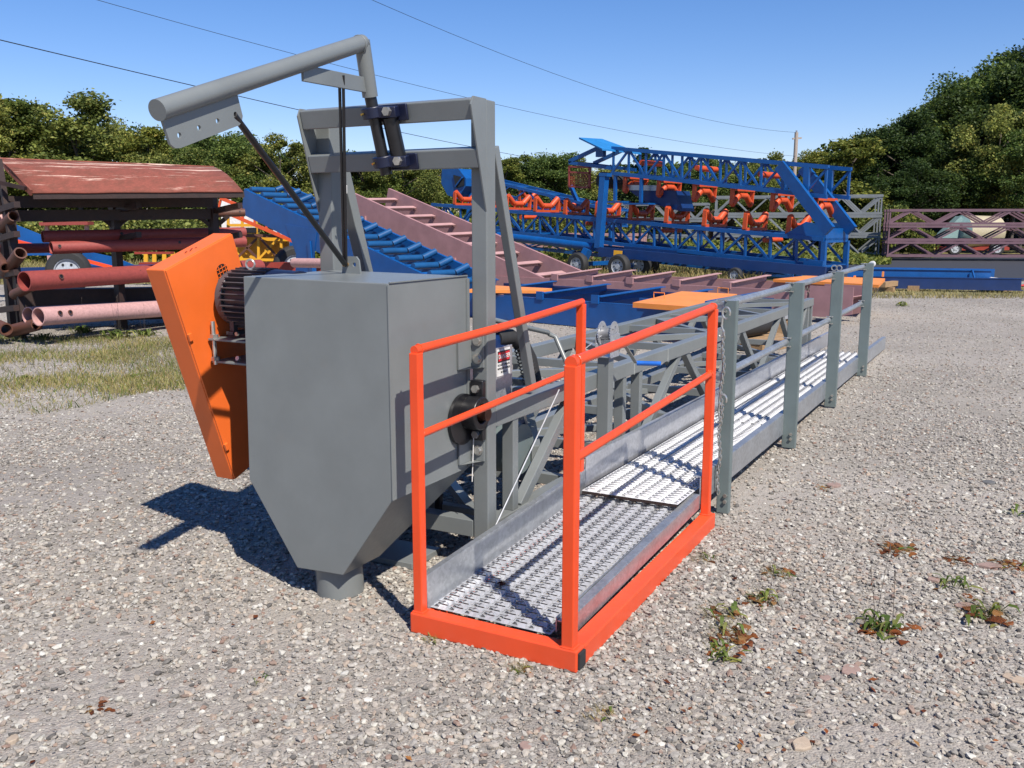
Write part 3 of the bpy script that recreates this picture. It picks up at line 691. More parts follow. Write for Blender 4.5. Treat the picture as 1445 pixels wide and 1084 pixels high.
for xa, xb in ((3.64, 4.45), (4.45, 5.2), (5.55, 6.4), (6.4, 7.3), (7.3, 8.2), (8.2, 9.1), (9.1, 10.0), (10.0, 10.9)):
    ya, yb = (2.10, 2.88) if int(xa*10) % 2 else (2.88, 2.10)
    quick('lateral_brace', (xa, ya, tz(xa)), (xb, yb, tz(xb)), .05, .045, GREY, bo, .002)
    quick('lateral_brace', (xa, yb, .165), (xb, ya, .160), .05, .045, GREY, bo, .002)
for x in (3.75, 4.5, 5.3, 6.4, 7.5, 8.6, 9.7, 11.1):
    quick('cross_bar', (x, 2.10, .19), (x, 2.88, .19), .05, .06, GREY, bo, .002)
    quick('cross_bar', (x, 2.10, tz(x)), (x, 2.88, tz(x)), .05, .05, GREY, bo, .002)
wd_ = MB()
for x, y in ((5.36, 2.0225), (6.0, 2.0225)): wd_.beam((x, y, tz(x)-.045), (x, y, tz(x)+.045), .004, .005, (1, 0, 0))
mk('weld_seam', wd_, plain('pale_weld', (.42, .44, .42), .5), chn_)
quick('foot_beam', (3.56, 2.105, .200), (3.56, 2.865, .200), .075, .080, GREY, bo, .003)
quick('foot_plate', (3.5, 2.35, .02), (3.5, 2.9, .02), .25, .03, GREY, bo, .003)
quick('mid_beam', (4.2, 2.12, .40), (5.5, 2.86, .42), .05, .10, GREY, bo, .003)
quick('mid_beam', (3.9, 2.80, .52), (5.6, 2.80, .50), .05, .08, GREY, bo, .003)
quick('mid_beam', (3.62, 2.45, .55), (5.1, 2.45, .52), .06, .06, GREY, bo, .003)
quick('mid_beam', (3.62, 2.62, .36), (5.1, 2.62, .33), .06, .09, NAVY, bo, .003)
quick('rod_post', (3.72, 2.42, .16), (3.72, 2.42, .70), .03, .03, BLACK, bo, .002, (1, 0, 0))
mk('tail_pulley', MB().tube((4.1, 2.15, .45), (4.1, 2.83, .45), .13, 28), GREY2, bo)
# hanging brackets on box and post
for zz, hh in ((1.04, .15), (.585, .10)):
    m_ = MB(); m_.span((3.40, 2.098, zz-hh/2), (3.512, 2.106, zz+hh/2)); m_.span((3.508, 2.035, zz-hh/2), (3.518, 2.106, zz+hh/2)); m_.add([(3.40, 2.098, zz-hh/2), (3.508, 2.098, zz-hh/2), (3.508, 2.045, zz-hh/2)], [(0, 1, 2)])
    hbk = mk('hanger_bracket', m_, GREY, bo, .0015)
    for k in ((zz+.045, zz-.035) if hh > .12 else (zz,)):
        mk('bolt', MB().hexb((3.508, 2.065, k), (-1, 0, 0), .017, .016).tube((3.509, 2.065, k), (3.502, 2.065, k), .024, 14), BOLT, hbk)
# bearing
br = MB(); br.pipe((3.47, 2.020, .765), (3.47, 2.10, .765), .075, .045, 28); br.box((3.50, 2.06, .865), (.03, .065, .09)); br.box((3.50, 2.06, .675), (.03, .065, .08)); bro = mk('bearing_block', br, BLACK, bo, .004)
mk('bearing_shaft', MB().tube((3.47, 1.99, .765), (3.47, 2.12, .765), .030, 20), plain('brown_shaft', (.12, .05, .03), .3, .6), bro)
mk('bearing_plate', MB().tube((3.43, 2.09, .74), (3.43, 2.106, .74), .115, 28), BLACK, bro)
for z_ in (.872, .665): mk('bolt', MB().hexb((3.484, 2.06, z_), (-1, 0, 0), .018, .018), BOLT, bro)
mk('grease_line', MB().tube((3.485, 2.075, .66), (3.485, 2.085, .44), .0025, 6), WHITE, bo)
# guard sheet and sign
quick('guard_sheet', (3.62, 2.20, .83), (4.08, 2.20, .83), .004, .33, GALVB, bo, .002)
sg = mk('danger_sign', MB().box((3.985, 2.1965, .918), (.135, .002, .135)), WHITE, bo)
mk('sign_header', MB().box((3.985, 2.1945, .948), (.124, .002, .055)), BLKT, sg)
mk('sign_oval', MB().box((3.985, 2.1930, .948), (.112, .002, .044)), SREDM, sg, .0009)
def words(txt, x, z, size, mat, parent, name, y=2.1912):
    cu = bpy.data.curves.new(name, 'FONT'); cu.body = txt; cu.size = size; cu.extrude = .0004; cu.align_x = 'CENTER'; cu.align_y = 'CENTER'; cu.offset = size*.018
    ob = bpy.data.objects.new('tmp', cu); COL.objects.link(ob); bpy.context.view_layer.update()
    dg = bpy.context.evaluated_depsgraph_get(); me = bpy.data.meshes.new_from_object(ob.evaluated_get(dg)); bpy.data.objects.remove(ob)
    me.materials.clear(); me.materials.append(mat); o = bpy.data.objects.new(name, me); COL.objects.link(o); o.parent = parent
    o.matrix_basis = Matrix.Translation(V(x, y, z)-root_loc(parent)) @ Matrix.Rotation(R(90), 4, 'X')
    return o
words('DANGER', 3.985, .948, .030, WHITE, sg, 'lettering')
for k, t_ in enumerate(('DO NOT OPERATE', 'WITHOUT GUARDS', 'IN PLACE')): words(t_, 3.985, .905-.018*k, .0145, BLKT, sg, 'lettering', 2.1948)
# cover behind and hose
quick('drum_cover', (3.68, 2.40, .98), (4.30, 2.40, .98), .14, .10, NAVY, bo, .03)
hs = MB().path([V(4.20, 2.36, 1.0), V(4.32, 2.34, 1.0), V(4.42, 2.32, .95), V(4.47, 2.30, .86), V(4.49, 2.28, .74), V(4.48, 2.27, .60)], .042, 14)
for k in range(16): hs.ring(V(4.40+.006*k, 2.32-.003*k, .96-.02*k), V(.3, -.1, -1), .043, .004, 14, 5)
mk('flexible_hose', hs, BLACKR, bo)
mk('hose_tag', MB().beam((4.425, 2.285, .93), (4.452, 2.27, .80), .004, .022, (1, -1, 0)), WHITE, bo)
mk('guard_bar', MB().path([V(4.05, 2.31, 1.12), V(4.70, 2.30, .985), V(4.715, 2.30, .975), V(4.715, 2.26, .96), V(4.71, 2.11, .66)], .014, 10), GREY, bo)
# winch
quick('winch_post', (4.80, 1.985, .20), (4.80, 1.985, .855), .072, .072, GREY, bo, .004, (1, 0, 0))
wn = MB()
wn.span((4.745, 1.955, .855), (4.86, 2.05, .862)); wn.span((4.745, 1.955, .86), (4.749, 2.05, .95)); wn.span((4.856, 1.955, .86), (4.860, 2.05, .95))
wn.tube((4.75, 2.0, .965), (4.855, 2.0, .965), .03, 20)
wn = MB(); yw = 2.01
wn.span((4.745, 1.93, .8555), (4.865, 2.03, .862)); wn.span((4.735, 1.930, .862), (4.875, 1.934, .985)); wn.span((4.735, 2.020, .862), (4.875, 2.024, .985))
winch = mk('winch', wn, GALVB, bo, .001)
for yy in (1.945, 2.01):
    t_ = MB(); cc_ = V(4.80+(.0 if yy > 2 else .02), yy, .99); outl = [( (.062+(.005 if k % 2 else 0))*math.cos(2*math.pi*k/56), (.062+(.005 if k % 2 else 0))*math.sin(2*math.pi*k/56)) for k in range(56)]
    t_.plate(cc_, (1, 0, 0), (0, 0, 1), outl, .006, [circ(.032*math.cos(q), .032*math.sin(q), .009, 8) for q in (0, 1.26, 2.5, 3.77, 5.03)])
    mk('winch_gear', t_, GALVB, winch)
mk('winch_drum', MB().tube((4.80, 1.948, .985), (4.80, 2.007, .985), .036, 24), plain('wire_rope', (.35, .35, .35), .5, .6), winch)
ck = MB(); ck.tube((4.85, 1.90, .935), (4.85, 1.95, .935), .012, 12); ck.beam((4.85, 1.905, .94), (5.06, 1.90, .79), .006, .022, (0, 1, 0)); mk('crank', ck, BOLT, winch)
mk('crank_handle', MB().tube((5.06, 1.895, .79), (5.10, 1.76, .79), .014, 14), HANDLE, winch)
mk('cable', MB().tube((4.21, 1.995, .758), (3.46, 1.985, .185), .0035, 8), plain('bright_wire', (.7, .7, .7), .3, .5), bo)
mk('lift_cable', MB().tube((4.77, 1.99, .985), (4.70, 2.2, .80), .003, 8), plain('bright_wire_2', (.7, .7, .7), .3, .5), bo)
print('foreground done')
#@@BG
# ================================================================== BACKGROUND YARD
dirR = V(0, 0, 0)
DLV = W(8.6, -8).normalized()            # the yard's rows run from far left to near right
ACR = W(8, 8.6).normalized()             # across, away from the camera
# ---------------- big folded blue belt conveyor
bc = thing('belt_conveyor', 'large folded blue belt conveyor on wheels with orange idlers and sky blue top plate', 'conveyor', W(3, 29.5, 0))
P0 = W(-3.04, 35.7, 2.30); P1 = W(8.38, 25.0, 1.17); dP = P1-P0; dn = dP.normalized()
truss(bc, P0, P1, ACR, 1.45, .72, 20, .11, .06, BLUE, lacing='pratt')
truss(bc, P0+ACR*.55-V(0, 0, 1.0), P0+dP*.93+ACR*.55-V(0, 0, .86), ACR, .5, .3, 14, .07, .045, BLUE)
bar(bc, 'inner_tube', P0+V(0, 0, -.78)+ACR*.1, P0+dP*.62+V(0, 0, -1.0)+ACR*.1, .16, .16, BLUE)
for k in range(11):
    trough(bc, P0+dP*(.075+.0855*k)+ACR*.66+V(0, 0, .09), dn, ACR, 1.22, IDLER)
for k in (.28, .47, .66, .88):
    c = P0+dP*k+ACR*.72-V(0, 0, .18); rod(bc, 'return_roller', c-ACR*.5, c+ACR*.5, .07, IDLER)
U0 = P0+dP*.543; U0 = V(U0.x, U0.y, 3.93); U1 = V(P1.x, P1.y, 3.06); dU = U1-U0
truss(bc, U0, U1, ACR, 1.45, .77, 11, .11, .06, BLUE, lacing='pratt')
for k in range(6):
    trough(bc, U0+dU*(.06+.178*k)+ACR*.72-V(0, 0, .86), dn, ACR, 1.18, IDLER, -1)
for k in (.14, .42, .71): 
    c = U0+dU*k+ACR*.72-V(0, 0, .36); rod(bc, 'return_roller', c-ACR*.55, c+ACR*.55, .085, IDLER)
# end frame boxes and link arms
for off in (V(0, 0, 0), ACR*1.45):
    a = spot(1100, 233, 25.9)+off*.97; b = spot(1171, 326, 24.6)+off*.97
    bar(bc, 'link_arm', a, b, .12, .32, BLUE)
    g_ = MB().plate(P1+off-dn*.9-V(0, 0, .02), dn, V(0, 0, 1), [(-.35, 0), (.9, 0), (.9, .38), (.35, .45)], .03); mk('gusset_plate', g_, BLUE, bc)
    bar(bc, 'end_upright', U1+off-dn*.6, U1+off-dn*.6-V(0, 0, .77), .12, .16, BLUE, dn)
mk('end_plate', MB().beam(P1-V(0, 0, -.1), P1+ACR*1.45-V(0, 0, -.1), .06, .38), BLUE, bc)
for off in (V(0, 0, 0), ACR*1.45):
    bar(bc, 'end_upright', P1+off-V(0, 0, .05), P1+off-V(0, 0, .8), .12, .12, BLUE, dn)
# head structure at the left end of the upper truss
th = spot(817, 194, 30.8); t1 = spot(850, 196, 31.6); t2 = spot(905, 216, 30.4); t3 = spot(850, 210, 29.4)
mk('top_plate', MB().add([th, t1, t2, t3, th-V(0, 0, .05), t1-V(0, 0, .05), t2-V(0, 0, .05), t3-V(0, 0, .05)], [(0, 1, 2, 3), (7, 6, 5, 4), (0, 4, 5, 1), (1, 5, 6, 2), (2, 6, 7, 3), (3, 7, 4, 0)]), paint('sky_blue_paint', (.02, .22, .55), .4), bc)
HL = U0-dn*1.75
bar(bc, 'head_frame', HL-V(0, 0, .50), U0-V(0, 0, .62), .08, .10, BLUE); bar(bc, 'head_frame', HL-V(0, 0, .46), U0-dn*.5+V(0, 0, .02), .08, .12, BLUE)
bar(bc, 'head_frame', HL+ACR*1.3-V(0, 0, .50), U0+ACR*1.3-V(0, 0, .62), .08, .10, BLUE); bar(bc, 'head_frame', HL+ACR*1.3-V(0, 0, .46), U0+ACR*1.3-dn*.5+V(0, 0, .02), .08, .12, BLUE)
bar(bc, 'head_frame', HL-V(0, 0, .50), HL+ACR*1.3-V(0, 0, .50), .08, .1, BLUE)
bar(bc, 'head_upright', U0-dn*.45+V(0, 0, .04), U0-dn*.45-V(0, 0, .28), .16, .30, BLUE, dn)
mg = HL-V(0, 0, .62)
for a_, b_ in ((0, 0), (.86, 0)): bar(bc, 'guard_frame', mg+dn*a_, mg+dn*a_-V(0, 0, .66), .06, .06, BRICK, dn)
for z_ in (.0, .18, .64): bar(bc, 'guard_frame', mg-V(0, 0, z_), mg+dn*.88-V(0, 0, z_), .06, .06, BRICK)
gm = MB()
for k in range(14): gm.beam(mg+dn*(.03+.06*k)-V(0, 0, .2), mg+dn*(.03+.06*k)-V(0, 0, .64), .015, .012)
for k in range(8): gm.beam(mg-V(0, 0, .2+.06*k), mg+dn*.86-V(0, 0, .2+.06*k), .012, .015)
mk('guard_mesh', gm, REDP, bc, kind='stuff')
mk('head_pulley', MB().tube(HL+ACR*.1+dn*1.3-V(0, 0, 1.0), HL+ACR*1.2+dn*1.3-V(0, 0, 1.0), .26, 20), BLACKR, bc)
for s_ in (.15, 1.15): 
    q = U0+dn*s_-V(0, 0, .77); bar(bc, 'hanger', q, q-V(0, 0, .85), .09, .09, BLUE, dn)
    mk('hanger_plate', MB().beam(q-V(0, 0, .92)-dn*.5, q-V(0, 0, .86)+dn*.45, .5, .05), BLUE, bc)
hp = U0+dn*1.5-V(0, 0, 1.45)+ACR*.3
mk('loading_hopper', MB().add([hp-dn*1.1+V(0, 0, .2), hp+dn*.7+V(0, 0, .25), hp+dn*.9-V(0, 0, .35), hp-dn*.4-V(0, 0, .15), hp-dn*1.1+V(0, 0, .2)+ACR*.8, hp+dn*.7+V(0, 0, .25)+ACR*.8, hp+dn*.9-V(0, 0, .35)+ACR*.8, hp-dn*.4-V(0, 0, .15)+ACR*.8], [(0, 1, 2, 3), (7, 6, 5, 4), (0, 4, 5, 1), (1, 5, 6, 2), (2, 6, 7, 3), (3, 7, 4, 0)]), NAVY, bc)
mk('hopper_lip', MB().beam(hp-dn*1.1+V(0, 0, .26)-ACR*.03, hp+dn*.1+V(0, 0, .30)-ACR*.03, .04, .16), GALV, bc)
q = spot(853, 248, 28.3); bar(bc, 'mast', q, spot(845, 350, 28.3), .22, .20, BLUE, dn); bar(bc, 'mast_cap', q+dn*-.12+V(0, 0, .03), q+dn*.18+V(0, 0, .03), .24, .1, BLUE)
# undercarriage
a = spot(846, 355, 28.2); b = spot(1165, 384, 24.5)
bar(bc, 'axle_beam', a, b, .16, .27, NAVY); bar(bc, 'axle_beam', a+ACR*1.3, b+ACR*1.3, .16, .27, NAVY)
c1 = spot(905, 361, 27.3); mk('warning_label', MB().beam(spot(866, 357, 27.75), spot(878, 358, 27.6), .01, .16), YEL, bc)
for L_, D_, r_ in ((2.02, 28.4, .36), (2.02+1.15, 29.6, .36), (3.12, 27.0, .36), (3.12+.72, 27.8, .36), (4.3, 29.2, .36)):
    wheel(bc, W(L_, D_, r_), -ACR, r_, .24)
wheel(bc, W(6.05, 25.1, .21), -ACR, .21, .16, 'castor')
bar(bc, 'axle', W(2.02, 28.4, .36), W(3.2, 29.7, .36), .12, .12, BLUE); bar(bc, 'axle', W(3.12, 27.0, .36), W(4.4, 29.3, .36), .12, .12, BLUE)
bar(bc, 'leg', spot(830, 352, 28.4), W(2.1, 28.45, .36), .25, .2, BLUE, dn)
mk('hydraulic_tube', MB().tube(spot(703, 333, 31.5), spot(838, 349, 28.6), .13, 16), BLUE, bc)
mk('tail_plate', MB().beam(P1-dn*.5-V(0, 0, .72)-ACR*.1, P1+dn*.05-V(0, 0, .72)-ACR*.1, .1, .3), BLUE, bc)
# second blue conveyor behind
b2 = thing('belt_conveyor', 'blue lattice conveyor with round head box sloping down behind the grey gantry post', 'conveyor', W(-.5, 35.5, 0))
Q0 = spot(640, 243, 38); Q1 = spot(862, 297, 33); dq = (Q1-Q0).normalized()
truss(b2, Q0, Q1, ACR, 1.0, .55, 10, .10, .055, BLUE)
hbx = MB(); c = spot(642, 258, 37.2); o_ = [(-.75, .5), (.2, .55), (.62, .2), (.62, -.1), (.15, -.62), (-.45, -.5), (-.8, -.05)]
hbx.plate(c+ACR*.5, dn, V(0, 0, 1), o_, 1.0, ()); mk('head_box', hbx, BLUE, b2)
pm = MB(); pm.plate(c-ACR*.03, dn, V(0, 0, 1), [(-.05, .3), (.55, .22), (.55, -.08), (.1, -.2)], .04); mk('head_window', pm, BLACK, b2)
bar(b2, 'window_bar', c-ACR*.08+dn*.1-V(0, 0, .15), c-ACR*.08+dn*.5+V(0, 0, .22), .05, .05, BLUE)
bar(b2, 'stay', spot(805, 262, 34.0), spot(822, 300, 34.0), .12, .12, BLUE, dn); bar(b2, 'stay', Q0+dq*1-V(0, 0, .5), W(-2, 36.5, .0), .1, .1, BLUE, dn); bar(b2, 'stay', Q1-V(0, 0, .5), V(Q1.x, Q1.y, 0), .1, .1, BLUE, dn)
for k in (.45, .7): trough(b2, Q0.lerp(Q1, k)+ACR*.5-V(0, 0, .45), dq, ACR, 1.0, IDLER)
# ---------------- inclined blue roller frame
rf = thing('roller_conveyor', 'blue inclined channel frame with blue troughing rollers behind the hopper chute', 'conveyor', W(-3.5, 18.7, 0))
A0 = W(-5.89, 20.7, 2.33); A1 = W(-1.0, 16.2, .45); dA = (A1-A0); na = dA.normalized(); wA = 1.05; up_ = na.cross(ACR).normalized(); up_ = up_ if up_.z > 0 else -up_
for off, nm in ((V(0, 0, 0), 'side_channel'), (ACR*wA+V(0, 0, .12), 'side_channel')):
    m_ = MB(); m_.beam(A0+off-up_*.27, A1+off-up_*.27, .012, .54, up_); m_.beam(A0+off+ACR*.03, A1+off+ACR*.03, .07, .014, up_); m_.beam(A0+off+ACR*.03-up_*.54, A1+off+ACR*.03-up_*.54, .07, .014, up_); mk(nm, m_, BLUE, rf)
nr = 15
for k in range(nr):
    c = A0+dA*((k+.35)/nr)+V(0, 0, .02)+up_*.02
    mk('cross_angle', MB().beam(c+ACR*.02-na*.13-up_*.03, c+ACR*(wA-.03)-na*.13-up_*.03, .10, .012, up_), BLUE, rf)
    rod(rf, 'roller', c+ACR*.06, c+ACR*(wA*.62), .062, ROLLER); rod(rf, 'roller', c+ACR*(wA*.66), c+ACR*(wA*.95)+up_*.12, .062, ROLLER)
    
mk('support_leg', MB().plate(A0+na*1.8-up_*.3-ACR*.01, na, up_, [(-.1, 0), (1.0, .2), (1.0, -1.5), (.55, -1.5), (.4, -.5)], .02), BLUE, rf)
for off in (V(0, 0, 0), ACR*wA): bar(rf, 'support_leg', A0+na*2.6+off-up_*.4, V((A0+na*2.6+off).x, (A0+na*2.6+off).y, 0), .1, .1, BLUE, dn)
# ---------------- low blue frame with orange covers
lf_ = thing('blue_conveyor', 'low blue channel conveyor frame lying on the gravel with orange cover plates', 'conveyor', W(.7, 14.6, 0))
B0 = W(-1.35, 16.5, .40); B1 = W(2.75, 12.7, .41); dB = B1-B0; nb = dB.normalized(); wB = 1.75
for off in (V(0, 0, 0), ACR*wB+V(0, 0, .06)):
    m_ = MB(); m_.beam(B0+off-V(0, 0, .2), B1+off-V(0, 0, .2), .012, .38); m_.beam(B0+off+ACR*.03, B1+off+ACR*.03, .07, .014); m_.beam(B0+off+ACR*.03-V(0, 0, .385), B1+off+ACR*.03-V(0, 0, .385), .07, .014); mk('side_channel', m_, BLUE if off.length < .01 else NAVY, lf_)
for k, s_ in enumerate((.22, .44, .64, .80)):
    c = B0+dB*s_; m_ = MB(); m_.beam(c+V(0, 0, .035), c+ACR*wB+V(0, 0, .10), .02, .12); m_.beam(c+V(0, 0, .09)+nb*.05, c+ACR*wB+V(0, 0, .155)+nb*.05, .11, .012); mk('cross_angle', m_, BLUE, lf_)
    e_ = MB().box(c+V(0, 0, .05)-ACR*.01, (.14, .03, .13), Matrix((nb, ACR, UPV)).transposed()); mk('end_lug', e_, BLUE, lf_)
for s_ in (.30, .36, .52, .57, .72):
    c = B0+dB*s_-V(0, 0, .16); rod(lf_, 'roller', c+ACR*.12-V(0, 0, 0), c+ACR*.5-V(0, 0, .10), .055, ROLLER)
    rod(lf_, 'roller', c+ACR*.55-V(0, 0, .10), c+ACR*1.2-V(0, 0, .10), .055, ROLLER)
def cover(a, b, c, d, name, par, mat, th=.07):
    dz = V(0, 0, th); m_ = MB().add([a, b, c, d, a-dz, b-dz, c-dz, d-dz], [(0, 1, 2, 3), (7, 6, 5, 4), (0, 4, 5, 1), (1, 5, 6, 2), (2, 6, 7, 3), (3, 7, 4, 0)]); return mk(name, m_, mat, par)
def gpt(px, py, z): 
    d = spot(px, py, 1)-V(0, 0, CAM_H); t = (z-CAM_H)/d.z; return V(0, 0, CAM_H)+d*t
cv = cover(gpt(893, 427, .52), gpt(962, 411, .56), gpt(1040, 415, .56), gpt(993, 434, .52), 'cover_plate', lf_, PLATE_OR)
for p_ in ((930, 421), (1020, 414)):
    c = gpt(p_[0], p_[1], .54); mk('handle', MB().path([c-nb*.09, c-nb*.09+V(0, 0, .08), c+nb*.09+V(0, 0, .08), c+nb*.09], .007, 6), PLATE_OR, cv)
cover(gpt(655, 409, .5), gpt(700, 403, .52), gpt(779, 407, .52), gpt(765, 410, .5), 'cover_plate', lf_, PLATE_OR, .05)
mk('top_rail', MB().beam(gpt(996, 428, .55), gpt(1128, 404, .55), .03, .06), BLUE, lf_)
# ---------------- pink primer frame: inclined section and flat section
pk = thing('ladder_frame', 'dull pink primer channel frame sloping down to the right behind the gantry', 'frame', W(-1.6, 20.8, 0))
C0 = W(-3.87, 22.66, 2.33); C1 = W(.62, 18.88, .50); dC = C1-C0; nc = dC.normalized(); upc = nc.cross(ACR).normalized(); upc = upc if upc.z > 0 else -upc; wC = 1.15
for off in (V(0, 0, 0), ACR*wC+V(0, 0, .12)):
    m_ = MB(); e1 = C1+off+(nc*.9 if off.length > .1 else V(0, 0, 0)); m_.beam(C0+off-upc*.24, e1-upc*.24, .012, .48, upc); m_.beam(C0+off+ACR*.03, e1+ACR*.03, .07, .014, upc); m_.beam(C0+off+ACR*.03-upc*.48, e1+ACR*.03-upc*.48, .07, .014, upc); mk('side_channel', m_, PINK, pk)
for k in range(9):
    c = C0+dC*((k+.5)/9)-upc*.10; m_ = MB(); m_.beam(c+V(0, 0, .03), c+ACR*(wC-.02)+V(0, 0, .06), .14, .014, upc); m_.beam(c+nc*-.06-upc*.04, c+nc*-.06+ACR*(wC-.02)-upc*.0, .014, .10, upc); mk('rung', m_, PINK2, pk)
for s_ in (.1, .6):
    for off in (V(0, 0, 0), ACR*wC): q = C0+dC*s_+off-upc*.4; bar(pk, 'leg', q, V(q.x, q.y, 0), .1, .1, PINK, dn)
pf2 = thing('ladder_frame', 'flat dull pink channel frame with angle cross members lying behind the blue frame', 'frame', W(2.7, 17, 0))
E0 = W(-.6, 19.9, .49); E1 = W(4.82, 15.1, .50); dE = E1-E0
for off in (V(0, 0, 0), ACR*1.35+V(0, 0, .05)):
    m_ = MB(); m_.beam(E0+off-V(0, 0, .24), E1+off-V(0, 0, .24), .012, .47); m_.beam(E0+off+ACR*.03, E1+off+ACR*.03, .07, .014); mk('side_channel', m_, PINK, pf2)
for s_ in (.27, .39, .52, .66, .80):
    c = E0+dE*s_; m_ = MB(); m_.beam(c+V(0, 0, .035), c+ACR*1.4+V(0, 0, .11), .016, .11); m_.beam(c+V(0, 0, .085)+dE.normalized()*.05, c+ACR*1.4+V(0, 0, .16)+dE.normalized()*.05, .11, .012); mk('cross_angle', m_, PINK2, pf2)
    mk('end_lug', MB().box(c+V(0, 0, .04)-ACR*.01, (.16, .03, .12), Matrix((dn, ACR, UPV)).transposed()), PINK, pf2)
# pink chute at the right end with orange mesh cover
pc = thing('transfer_chute', 'dull pink sheet chute under an orange mesh bordered cover beside the catwalk rail', 'chute', W(5.3, 15.4, 0))
n_ = dE.normalized(); c = E1+n_*.05
mk('chute_side', MB().plate(c-V(0, 0, .5), n_, V(0, 0, 1), [(0, .10), (.40, .10), (.72, .17), (.72, .60), (0, .60)], .014), PINK, pc)
mk('chute_side', MB().plate(c-V(0, 0, .5)+ACR*.55, n_, V(0, 0, 1), [(0, .10), (.40, .10), (.72, .17), (.72, .60), (0, .60)], .014), PINK, pc)
if 0: mk('chute_end', MB().beam(c+n_*.72-V(0, 0, .12), c+n_*.72+ACR*.55-V(0, 0, .12), .014, .44), PINK, pc)
mk('chute_floor', MB().beam(c+V(0, 0, -.35)+ACR*.28, c+n_*.7+V(0, 0, -.05)+ACR*.28, .53, .012), PINK, pc)
cvr = cover(gpt(1091, 394, .60), gpt(1138, 389, .62), gpt(1249, 393, .62), gpt(1240, 402, .58), 'mesh_cover', pc, PLATE_OR, .05)
for p_ in ((1206, 393), (1246, 387)): cc = gpt(*p_, .6); mk('cover_tab', MB().box(cc, (.10, .03, .10)), PLATE_OR, cvr)
ms = MB(); a = gpt(1135, 404, .50); b = gpt(1236, 405, .5)
for k in range(26): 
    q = a.lerp(b, k/25); ms.beam(q-V(0, 0, .0), q-V(0, 0, .16)+n_*.06, .008, .008); ms.beam(q-V(0, 0, .0)+n_*.06, q-V(0, 0, .16), .008, .008)
mk('expanded_mesh', ms, plain('mesh_grey', (.25, .22, .19), .6), pc, kind='stuff')
# wooden skids, pallets
def pallet(c, ang, w_, d_, label, name='wooden_pallet', grp=None):
    t = thing(name, label, 'pallet', (c[0], c[1], 0), grp); M = Matrix.Rotation(ang, 3, 'Z')
    for k in range(7): mk('plank', MB().box(V(*c)+M@V(0, -d_/2+d_*(k+.5)/7, .125), (w_, d_/9, .018), M), WOOD, t)
    for k in (-1, 0, 1): mk('runner', MB().box(V(*c)+M@V(k*(w_/2-.05), 0, .068), (.08, d_, .09), M), WOOD, t)
    for k in (-1, 0, 1): mk('plank', MB().box(V(*c)+M@V(0, k*(d_/2-.05), .012), (w_, .1, .018), M), WOOD, t)
    return t
q = gpt(1055, 488, 0); pallet(q, R(-15), 1.1, 1.0, 'wooden pallet under black rubber rolls behind the boom')
q2 = gpt(1000, 470, 0)
rb = MB()
for k in range(3):
    c = q+V(-.28+.28*k, 0, .135+.16); ax_ = ACR
    rb.tube(c-ax_*.45, c+ax_*.45, .15, 20)
rbt = thing('rubber_rolls', 'black rubber rolls lying on a wooden pallet behind the boom', 'rubber roll', (q.x, q.y, .135))
for k in range(3):
    c = q+V(-.29+.29*k, 0, .135+.145); mk('roll', MB().tube(c-ACR*.45, c+ACR*.45, .144, 20), BLACKR, rbt)
ta = MB(); 
for k in range(5): ta.beam(q+V(.9, .15*k, .16), q+V(1.9, .15*k-.3, .16), .10, .05)
slt = thing('steel_bundle', 'light grey steel bars stacked on the gravel beyond the boom end', 'steel bars', (q.x+1.4, q.y, 0))
for k in range(5): bar(slt, 'bar', q+V(1.0, .16*k, .25), q+V(2.3, .16*k-.3, .25), .10, .05, GALVB)
for k in (1.15, 2.1): bar(slt, 'bearer', q+V(k, -.3, .115), q+V(k, .75, .115), .1, .22, WOOD)
q = gpt(1240, 412, 0); t = thing('timber_skid', 'weathered timber skid under the corner of the orange mesh cover', 'timber', (q.x, q.y, 0))
bar(t, 'timber', q+n_*-.6+V(0, 0, .06), q+n_*.35+V(0, 0, .06), .14, .12, WOOD); bar(t, 'timber', q+n_*.2+ACR*-.3+V(0, 0, .19), q+n_*.2+ACR*.7+V(0, 0, .19), .12, .12, WOOD)
# ---------------- blue beams lying at the right
Z = lambda py, D: 1.6-(py-315)*D/1320
t = thing('steel_beam', 'long navy blue channel beam on blocks beside the grass strip with white end', 'beam', W(10, 22.2, 0))
a = spot(1205, 398, 22.3); b = spot(1441, 402, 21.2); m_ = MB().beam(a, b, .02, .26); m_.beam(a+V(0, 0, .13)+ACR*.12, b+V(0, 0, .13)+ACR*.12, .26, .015); m_.beam(a-V(0, 0, .13)+ACR*.12, b-V(0, 0, .13)+ACR*.12, .26, .015); mk('channel', m_, NAVY, t)
mk('white_end_plate', MB().add([spot(1388, 396, 21.8), spot(1430, 399, 21.3), spot(1425, 394, 22.0), spot(1398, 391, 22.4)], [(0, 1, 2, 3)]).add([spot(1388, 399, 21.8), spot(1430, 401, 21.3), spot(1425, 397, 22.0), spot(1398, 394, 22.4)], [(0, 1, 2, 3)]), WHITE, t)
for px in (1222, 1290, 1420): q = spot(px, 405, 22); mk('block', MB().box(V(q.x, q.y, .07), (.35, .25, .14)), WOOD, t)
t = thing('steel_beam', 'bright blue folded channel lying on top of the navy beam', 'beam', W(9.5, 22.8, .4))
a = spot(1196, 386, 22.9); b = spot(1398, 389, 22.3); m_ = MB().beam(a, b, .02, .24); m_.beam(a+V(0, 0, .12)+ACR*.13, b+V(0, 0, .12)+ACR*.13, .3, .015); m_.beam(a+V(0, 0, .02)+ACR*.28, b+V(0, 0, .02)+ACR*.28, .02, .26); mk('channel', m_, BLUE, t)
mk('clip', MB().beam(spot(1372, 381, 22.3), spot(1376, 397, 22.2), .04, .03), BLUE, t)
